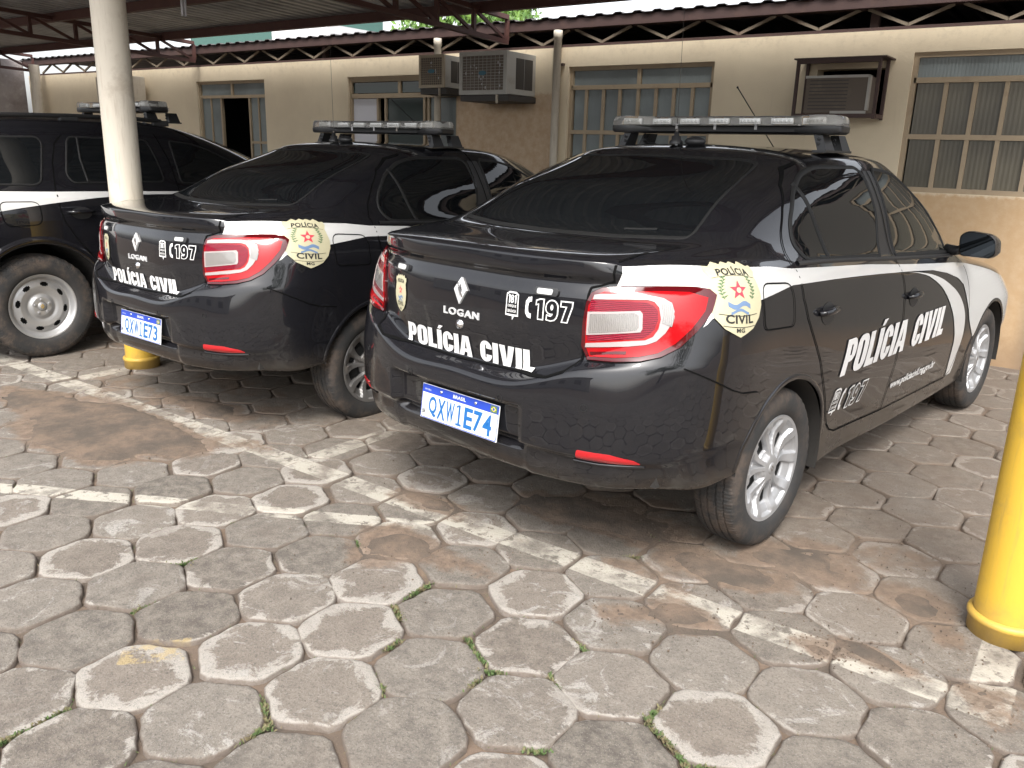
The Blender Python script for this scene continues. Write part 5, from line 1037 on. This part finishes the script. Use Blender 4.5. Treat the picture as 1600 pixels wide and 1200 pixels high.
    badge(-.348, .905, .082, .142, rear, tl, fine=False); bmap = lambda sg: (lambda u, v, off: S.hit(Vector((sg*(.3+1.4*sin(radians(u))), -.2-1.4*cos(radians(u)), v+.34)), Vector((-sg*sin(radians(u)), cos(radians(u)), -.40)), off)); badge(68.4, .998, 25.0, .272, bmap(1), bd); badge(68.4, .998, -25.0, .272, bmap(-1), bd)
    for x in (.370, -.337):
        q = bm_obj('strobe_lamp', conform(flat_bm([round_poly([(x-.042, .992), (x+.042, .992), (x+.042, 1.016), (x-.042, 1.016)], .010)]), rear, .009, (.02, .02), .010), M_PLAST, tl)
        bm_obj('strobe_lens', conform(flat_bm([round_poly([(x-.030, .996), (x+.024, .996), (x+.024, 1.012), (x-.030, 1.012)], .006)]), rear, .0115, (.02, .02), .004), M_LED, q)
    # mirrors
    for s_ in (1, -1):
        mi_ = bpy.data.objects.new('mirror', None); link(mi_, root); mi_.location = (s_*.915, 1.86, 1.045); mi_.scale = (s_*.82, .9, .92); mi_.empty_display_size = .05
        mo = round_poly([(-.095, -.068), (-.105, .045), (-.06, .072), (.06, .062), (.105, .030), (.115, -.045), (.085, -.070)], .03); g = bmesh.new(); rings = []
        for (y_, sc) in ((0, .97), (.008, 1.0), (.04, 1.0), (.08, .93), (.11, .75), (.122, .4)): rings.append([g.verts.new((x*sc+.02*(y_/.12), y_, z*sc)) for x, z in mo])
        for A, B in zip(rings[:-1], rings[1:]):
            for k in range(len(mo)): g.faces.new((A[k], A[(k+1) % len(mo)], B[(k+1) % len(mo)], B[k]))
        g.faces.new(rings[-1]); g.faces.new([g.verts.new((v.co.x*.93, v.co.y+.012, v.co.z*.92)) for v in rings[0]][::-1])
        bmesh.ops.recalc_face_normals(g, faces=g.faces); bm_obj('mirror_case', g, M_BLACK, mi_, smooth=True)
        g = bmesh.new(); g.faces.new([g.verts.new((x*.93, .006, z*.92)) for x, z in mo]); bm_obj('mirror_glass', g, mat('mirror_glass', (.035, .04, .045), .03, 1) if 'mirror_glass' not in bpy.data.materials else bpy.data.materials['mirror_glass'], mi_)
        g = bmesh.new(); tube(g, [(-.19, .06, -.045), (-.12, .055, -.045), (-.07, .05, -.03)], [.032, .026, .03], 10); bm_obj('mirror_arm', g, M_PLAST, mi_, smooth=True)
    # wheels, wells, underbody
    for x, y, s_ in ((.752, 0, 1), (.757, 2.635, 1), (-.752, 0, -1), (-.757, 2.635, -1)): make_wheel(root, x, y, rimmat, s_)
    for cy in (0, 2.635):
        for s_ in (-1, 1):
            g = bmesh.new()
            lo_, hi_ = (-14, 169) if cy == 0 else (-10, 193)
            for k in range(28):
                a0, a1 = radians(lo_+(hi_-lo_)*k/28), radians(lo_+(hi_-lo_)*(k+1)/28); q = [(cy+.352*cos(a), .312+.352*sin(a)) for a in (a0, a1)]
                g.faces.new([g.verts.new(p_) for p_ in ((s_*.855, *q[0]), (s_*.855, *q[1]), (s_*.52, *q[1]), (s_*.52, *q[0]))])
            g.faces.new([g.verts.new((s_*.52, cy+.36*cos(a), .312+.36*sin(a))) for a in np.linspace(radians(lo_), radians(hi_), 30)])
            bmesh.ops.remove_doubles(g, verts=g.verts, dist=1e-5); bm_obj('wheel_well', g, M_UNDER, root, smooth=True)
    g = bmesh.new(); box(g, -.52, .52, -.76, -.30, .42, .72); box(g, -.52, .52, -.30, 3.30, .28, .70); box(g, -.775, .775, .37, 2.27, .222, .4); box(g, -.74, .74, -.66, -.37, .39, .6); bm_obj('underbody', g, M_UNDER, root)
    g = bmesh.new(); tube(g, [(-.35, .4, .30), (-.40, -.5, .36), (-.42, -.76, .375)], .02, 10); bm_obj('exhaust_pipe', g, M_DISC, root, smooth=True)
    for mp in (side, sideL):
        for (cy, cz) in ((0, .312), (2.635, .312)): g = bmesh.new(); ribbon(g, [(cy+.362*cos(a), cz+.362*sin(a)) for a in np.linspace(radians(-6), radians(186), 40)], .022, mp, .0005, .004); bm_obj('arch_lip', g, M_BLACK, root, smooth=True)
    light_bar(root, .90, 1.548, .605)
    an = bpy.data.objects.new('antenna', None); link(an, root); an.location = (-.01, .47, 1.487); an.empty_display_size = .05
    g = bmesh.new(); lathe(g, [(.030, 0), (.030, .012), (.022, .018), (.022, .032), (.012, .036), (.010, .05), (0, .05)], 20, 'z'); bm_obj('antenna_base', g, M_PLAST, an, auto=.5)
    g = bmesh.new(); tube(g, [(0, 0, .045), (0, 0, .065)], .006, 8); tube(g, [(0, 0, .06), (-.01, 0, .56)], .0010, 6); bm_obj('whip', g, M_DISC, an, smooth=True)
    g = bmesh.new(); bmesh.ops.create_icosphere(g, subdivisions=2, radius=1, matrix=Matrix.Translation((.085, .02, .012)) @ Matrix.Diagonal((.05, .04, .022, 1))); bm_obj('radio_dome', g, M_PLAST, an, smooth=True)
    an2 = bpy.data.objects.new('roof_aerial', None); link(an2, root); an2.location = (0, 1.40, 1.482); an2.empty_display_size = .05
    g = bmesh.new(); tube(g, [(0, 0, 0), (0, -.45, .275)], .0026, 6); bmesh.ops.create_icosphere(g, subdivisions=1, radius=.006, matrix=Matrix.Translation((0, -.45, .275))); bm_obj('aerial_rod', g, M_RUBBER, an2, smooth=True)
    for s_ in (-1, 1): g = bmesh.new(); ribbon(g, [(s_*.565, .50), (s_*.583, .8), (s_*.585, 1.1), (s_*.56, 1.4)], .014, S.top(), .0004, -.0015); bm_obj('roof_channel', g, M_RUBBER, root)
    return root
PHI = .1291972
PX, PY = 2.255, .065
carA = make_sedan('black and white police car nearest the camera with plate QXW1E74', 'QXW1E74', M_RIM, 'black and white police sedans'); carA.rotation_euler = (0, 0, -PHI)
def copy_tree(o, parent=None):
    c = o.copy(); C.objects.link(c); c.parent = parent
    for ch in list(o.children): copy_tree(ch, c)
    return c
carB = copy_tree(carA); carB['label'] = 'middle police car parked behind the nearest one with plate QXW1E73'; carB.location = (-2.295, .105, -.028); carB.rotation_euler = (0, 0, -.045)
def walk(o):
    yield o
    for ch in o.children: yield from walk(ch)
for q in list(walk(carB)):
    if q.name.startswith(('rim', 'centre_cap')) and q.type == 'MESH': q.material_slots[0].link = 'OBJECT'; q.material_slots[0].material = M_RIMD
    if q.name.startswith('plate_digit'): q.data = PLATE3
# ------------------------------------------------------------------ compact off-road wagon on the left
def sr(z, x, yr, yf, zf=None, cr=.16, cf=.3):
    """one body row: z level, half width, rear and front ends, corner sizes"""
    zf = z if zf is None else zf; mz = lambda y: z+(zf-z)*max(0, (y-1.9)/(yf-1.9)) if yf > 2 else z
    ys = [-.5, -.1, .35, 1.05, 1.75, 2.3, 2.75]
    L = [(0, yr, z), (x*.62, yr+.02, z), (x-cr*.55, yr+.07, z), (x-.02, yr+cr+.03, z)]+[(x*1.0, y, mz(y)) for y in ys]+[(x-.02, yf-cf-.05, mz(yf-cf)), (x-cf*.45, yf-.10, mz(yf)), (x*.5, yf-.02, zf), (0, yf, zf)]
    return L
SUV = [sr(.36, .78, -.70, 3.30), sr(.345, .86, -.79, 3.42), sr(.50, .885, -.82, 3.47), sr(.64, .897, -.83, 3.48), sr(.80, .903, -.82, 3.46), sr(.90, .900, -.81, 3.42, .86), sr(.985, .893, -.80, 3.36, .92), sr(1.05, .872, -.78, 3.25, .96),
 [(0, -.765, 1.10), (.50, -.755, 1.10), (.70, -.73, 1.10), (.80, -.60, 1.10), (.825, -.40, 1.105), (.835, -.05, 1.105), (.838, .38, 1.10), (.838, 1.05, 1.09), (.825, 1.72, 1.075), (.80, 2.05, 1.06), (.72, 2.18, 1.05), (.60, 2.26, 1.06), (.42, 2.33, 1.07), (.22, 2.38, 1.08), (0, 2.39, 1.085)],
 [(0, -.68, 1.28), (.45, -.67, 1.28), (.63, -.64, 1.28), (.72, -.54, 1.28), (.755, -.36, 1.28), (.768, -.02, 1.285), (.772, .42, 1.285), (.772, 1.05, 1.28), (.755, 1.55, 1.27), (.70, 1.80, 1.26), (.62, 1.88, 1.27), (.50, 1.95, 1.28), (.35, 2.0, 1.29), (.18, 2.03, 1.30), (0, 2.04, 1.30)],
 [(0, -.55, 1.47), (.40, -.545, 1.47), (.56, -.52, 1.47), (.64, -.45, 1.465), (.675, -.30, 1.465), (.69, .02, 1.47), (.695, .46, 1.475), (.693, 1.0, 1.472), (.67, 1.28, 1.455), (.60, 1.42, 1.45), (.53, 1.46, 1.455), (.42, 1.52, 1.465), (.30, 1.55, 1.475), (.15, 1.57, 1.48), (0, 1.58, 1.48)],
 [(0, -.50, 1.535), (.36, -.495, 1.535), (.50, -.47, 1.535), (.575, -.41, 1.53), (.61, -.26, 1.53), (.63, .05, 1.54), (.635, .48, 1.545), (.63, .95, 1.54), (.60, 1.15, 1.525), (.54, 1.24, 1.515), (.47, 1.28, 1.52), (.37, 1.32, 1.525), (.26, 1.35, 1.53), (.13, 1.37, 1.535), (0, 1.38, 1.535)],
 [(0, -.30, 1.575), (.2, -.29, 1.575), (.28, -.26, 1.575), (.32, -.2, 1.575), (.34, -.05, 1.575), (.35, .15, 1.58), (.35, .48, 1.582), (.35, .8, 1.58), (.33, .95, 1.572), (.30, 1.0, 1.57), (.26, 1.03, 1.57), (.2, 1.06, 1.57), (.14, 1.08, 1.572), (.07, 1.09, 1.573), (0, 1.1, 1.573)],
 [(0, y, 1.586) for y in (-.1, -.08, -.05, 0, .05, .15, .4, .6, .75, .78, .8, .82, .84, .85, .86)]]
SS = Shell(loft(SUV, .03, .025))
SRD = [(.60, 1.475), (.30, 1.45), (.245, 1.40), (.20, 1.28), (.175, 1.12), (.165, 1.0), (.185, .90), (.24, .80), (.33, .68), (.40, .55), (.44, .42), (.52, .38), (1.02, .375), (1.05, .60), (1.05, 1.05), (1.02, 1.30), (.96, 1.475)]
SFD = [(.96, 1.475), (1.02, 1.30), (1.05, 1.05), (1.05, .60), (1.02, .375), (1.98, .375), (2.08, .60), (2.06, .85), (1.98, 1.04), (1.80, 1.16), (1.55, 1.32), (1.30, 1.45), (1.2, 1.475)]
def suv_part(c):
    x, y, z = c; ax = abs(x); sd = '' if x > 0 else '|left'
    if y < -.5 and z < .72: return 'rear_bumper'
    if y > 3.0 and z < .7: return 'front_bumper'
    if y < -.40 and ax < .66: return 'tailgate'
    if ax > .55 and inpoly(y, z, SRD): return 'rear_door'+sd
    if ax > .55 and inpoly(y, z, SFD): return 'front_door'+sd
    if y > 2.3 and z > .9 and ax < .7: return 'bonnet'
    return 'body'
def make_suv():
    root = thing('police_wagon', 'black and white police wagon with a steel wheel at the left edge', 'car'); S = SS
    obs = S.parts(suv_part, [(0, .348, .415, .5), (2.673, .348, .415, .5)], {k: M_BLACK for k in ('rear_bumper', 'front_bumper', 'tailgate', 'rear_door', 'front_door', 'bonnet', 'body')}, root)
    side, sideL, rear = S.side(1), S.side(-1), S.rear(); g = bmesh.new()
    for mp in (side, sideL):
        ribbon(g, SRD[1:13], .008, mp, .002); ribbon(g, SFD[0:6], .008, mp, .002); ribbon(g, SFD[5:10], .008, mp, .002); ribbon(g, round_poly([(-.20, 1.035), (.045, 1.030), (.045, .885), (-.18, .885)], .05), .0055, mp, .0035, closed=True)
    bm_obj('panel_seam', g, M_SEAM, root)
    upper = [(-.70, 1.09), (-.2, 1.098), (.13, 1.090), (.69, 1.082), (1.3, 1.07), (1.9, 1.04), (2.4, .98), (2.9, .92), (3.05, .8), (3.1, .6)]; lower = [(2.95, .72), (2.673, .78), (2.35, .72), (2.1, .9), (1.8, 1.0), (1.2, 1.055), (.69, 1.060), (.42, 1.045), (.13, 1.018), (-.07, .995), (-.30, .965), (-.70, .90)]
    for mp in (side, sideL): bm_obj('white_band', conform(flat_bm([upper+lower]), mp, .0025, (.04, .03)), M_WPAINT, root)
    qw = round_poly([(-.52, 1.42), (.14, 1.435), (.165, 1.40), (.10, 1.155), (.06, 1.135), (-.58, 1.15)], [.05, .03, .03, .05, .04, .04]); rw = round_poly([(.335, 1.44), (.88, 1.435), (.925, 1.30), (.95, 1.145), (.30, 1.145), (.27, 1.20)], [.04, .04, .1, .04, .04, .04]); fw_ = round_poly([(1.06, 1.43), (1.27, 1.41), (1.55, 1.29), (1.85, 1.13), (1.83, 1.115), (1.08, 1.135)], [.02, .1, .1, .03, .03, .03])
    for mp, a, b in ((side, obs['rear_door'], obs['front_door']), (sideL, obs['rear_door|left'], obs['front_door|left'])):
        for par, nm, pts in ((root, 'quarter_window', qw), (a, 'door_window', rw), (b, 'door_window', fw_)):
            q = bm_obj(nm, conform(flat_bm([pts]), mp, .003, (.04, .03), .003), M_GLASS, par, smooth=True); g = bmesh.new(); ribbon(g, pts, .014, mp, .001, .003, closed=True, step=.04); bm_obj('window_seal', g, M_RUBBER, par, smooth=True)
        g = bmesh.new(); ribbon(g, [(.40, 1.435), (.385, 1.30), (.40, 1.15)], .018, mp, .001, .006); bm_obj('window_divider', g, M_RUBBER, a, smooth=True)
        for par, hy in ((a, .30), (b, 1.18)):
            h = bm_obj('door_handle', conform(flat_bm([ell(hy, .95, .07, .04)]), mp, .002, (.03, .03)), M_PLAST, par); g = bmesh.new(); tube(g, [mp(hy+u, .958, o_)[0] for u, o_ in ((-.09, .005), (-.05, .026), (0, .03), (.05, .026), (.08, .006))], [.010, .013, .014, .013, .010], 8); bm_obj('grip', g, M_BLACK, h, smooth=True)
    g = bmesh.new(); g2 = flat_bm([round_poly([(-.20, 1.035), (.045, 1.030), (.045, .885), (-.18, .885)], .05)]); bm_obj('fuel_flap', conform(g2, side, .0015, (.04, .04)), M_BLACK, root); g.free()
    rwd = round_poly([(-.60, 1.14), (.60, 1.14), (.50, 1.44), (-.50, 1.44)], .05); bm_obj('rear_window', conform(flat_bm([rwd]), rear, .003, (.04, .03), .003), M_GLASS, obs['tailgate'])
    wsd = round_poly([(-.66, 1.08), (.66, 1.08), (.52, 1.47), (-.52, 1.47)], .05); bm_obj('windscreen', conform(flat_bm([wsd]), S.front(), .003, (.04, .03), .003), M_GLASS, root)
    for s_ in (-1, 1): bm_obj('tail_light', conform(flat_bm([[(s_*.70, .82), (s_*.84, .84), (s_*.84, 1.06), (s_*.72, 1.08)]]), rear, .004, (.03, .03), .004), M_RED, root)
    g = bmesh.new()
    for s_ in (-1, 1):
        tp = S.top(); pts = [tp(s_*x, y, .03)[0] for x, y in ((.60, -.36), (.615, -.1), (.62, .4), (.61, .85), (.575, 1.08))]; q = bmesh.new(); tube(q, pts, .015, 8); me = None
        for x, y in ((.60, -.36), (.62, .4), (.575, 1.08)): p_ = tp(s_*x, y, .0)[0]; box(q, p_.x-.02, p_.x+.02, p_.y-.06, p_.y+.06, p_.z-.005, p_.z+.035, bev=.006)
        bm_obj('roof_rail', q, M_PLAST, root, smooth=False)
    g.free()
    for mp in (side, sideL):
        for cy in (0, 2.673): g = bmesh.new(); ribbon(g, [(cy+.440*cos(a), .348+.440*sin(a)) for a in np.linspace(radians(-3), radians(183), 44)], .050, mp, .001, .016); bm_obj('arch_flare', g, M_BLACK, root, smooth=True)
    # steel wheels
    def wheel(x, y, s_):
        wh = bpy.data.objects.new('wheel', None); link(wh, root); wh.location = (x, y, .345); wh.rotation_euler = (0, 0, 0 if s_ > 0 else pi); wh.empty_display_size = .1
        g = bmesh.new(); prof = [(.214, .085), (.222, .097), (.235, .104), (.262, .109), (.295, .107), (.318, .101), (.330, .094), (.338, .083), (.3425, .066), (.3435, .058), (.336, .056), (.336, .048), (.344, .045), (.345, .022), (.337, .019), (.337, .010), (.345, .008), (.3452, 0)]; prof = prof+[(r, -h) for r, h in prof[-2::-1]]; n = len(prof)
        lathe(g, prof, 120, 'x', mod=lambda j, k: 1-(.014 if (k % 3 == 0 and (6 <= j <= 9 or n-10 <= j <= n-7)) else 0)); bmesh.ops.recalc_face_normals(g, faces=g.faces)
        for v in g.verts:
            if v.co.z < -.340: v.co.z = -.340
        bm_obj('tyre', g, M_TYRE, wh, auto=.9)
        NR, K = 34, 192; rs = np.linspace(.03, .2135, NR); V = []; F = []
        def hh(r): return float(np.interp(r, [.03, .062, .070, .085, .105, .135, .165, .178, .188, .200, .2135], [.066, .066, .058, .050, .058, .064, .056, .046, .060, .082, .090]))
        for i, r in enumerate(rs):
            for k in range(K): a = 2*pi*k/K; V.append((hh(r), r*cos(a), r*sin(a)))
        for i in range(NR-1):
            for k in range(K):
                r = (rs[i]+rs[i+1])/2; a = 2*pi*(k+.5)/K; d = abs(((a-.2) % (2*pi/8))-pi/8)*r
                if (d/.026)**2+((r-.150)/.0135)**2 < 1: continue
                F.append((i*K+k, i*K+(k+1) % K, (i+1)*K+(k+1) % K, (i+1)*K+k))
        o = len(V); pr = (NR-1)*K
        for q, (r, h) in enumerate(((.2175, .089), (.218, .08))):
            for k in range(K): a = 2*pi*k/K; V.append((h, r*cos(a), r*sin(a)))
            b = o+q*K
            for k in range(K): F.append((pr+k, pr+(k+1) % K, b+(k+1) % K, b+k))
            pr = b
        mesh_obj('rim', V, F, M_STEEL, wh); g = bmesh.new(); lathe(g, [(0, .069), (.026, .069), (.029, .064)], 32, 'x'); bm_obj('centre_cap', g, M_STEEL, wh, auto=.6)
        g = flat_bm([[(0, .017), (.012, 0), (0, -.017), (-.012, 0)], [(0, .008), (.006, 0), (0, -.008), (-.006, 0)]])
        for v in g.verts: v.co = Vector((.0696, v.co.x, v.co.y))
        bm_obj('emblem', g, M_CHROME, wh)
        for k in range(5):
            a = 2*pi*k/5+.35; q = bmesh.new(); lathe(q, [(0, .074), (.007, .074), (.010, .066)], 6, 'x'); lathe(q, [(.0105, .0665), (.015, .0665)], 16, 'x'); q.transform(Matrix.Translation((0, .047*cos(a), .047*sin(a)))); bm_obj('wheel_nut', q, M_RIM, wh)
        g = bmesh.new(); lathe(g, [(0, .02), (.2, .02), (.21, .03)], 32, 'x'); bm_obj('brake_drum', g, M_HOLE, wh)
    for x, y, s_ in ((.775, 0, 1), (.775, 2.673, 1), (-.775, 0, -1), (-.775, 2.673, -1)): wheel(x, y, s_)
    for cy in (0, 2.673):
        for s_ in (-1, 1):
            g = bmesh.new()
            for k in range(24):
                a0, a1 = radians(-10+200*k/24), radians(-10+200*(k+1)/24); q = [(cy+.415*cos(a), .348+.415*sin(a)) for a in (a0, a1)]; g.faces.new([g.verts.new(p_) for p_ in ((s_*.89, *q[0]), (s_*.89, *q[1]), (s_*.5, *q[1]), (s_*.5, *q[0]))])
            g.faces.new([g.verts.new((s_*.5, cy+.42*cos(a), .348+.42*sin(a))) for a in np.linspace(radians(-10), radians(190), 30)])
            bmesh.ops.remove_doubles(g, verts=g.verts, dist=1e-5); bm_obj('wheel_well', g, M_UNDER, root)
    g = bmesh.new(); box(g, -.5, .5, -.68, 3.2, .38, .85); box(g, -.8, .8, .44, 2.24, .36, .6); bm_obj('underbody', g, M_UNDER, root)
    light_bar(root, 1.13, 1.640, .60, 7, feet=(-.5, .5))
    an = bpy.data.objects.new('antenna', None); link(an, root); an.location = (0, -.05, 1.586); g = bmesh.new(); lathe(g, [(.025, 0), (.02, .02), (.008, .03), (0, .03)], 12, 'z'); tube(g, [(0, 0, .03), (-.01, 0, .55)], .0018, 6); bm_obj('whip', g, M_CHROME, an, smooth=True)
    for s_ in (1, -1):
        g = bmesh.new(); box(g, s_*.84, s_*1.04, 1.78, 1.88, 1.06, 1.22, bev=.03); bm_obj('mirror', g, M_BLACK, root, smooth=True)
    return root
suv = make_suv(); suv.location = (-4.86, -.42, 0); suv.rotation_euler = (0, 0, -.06)
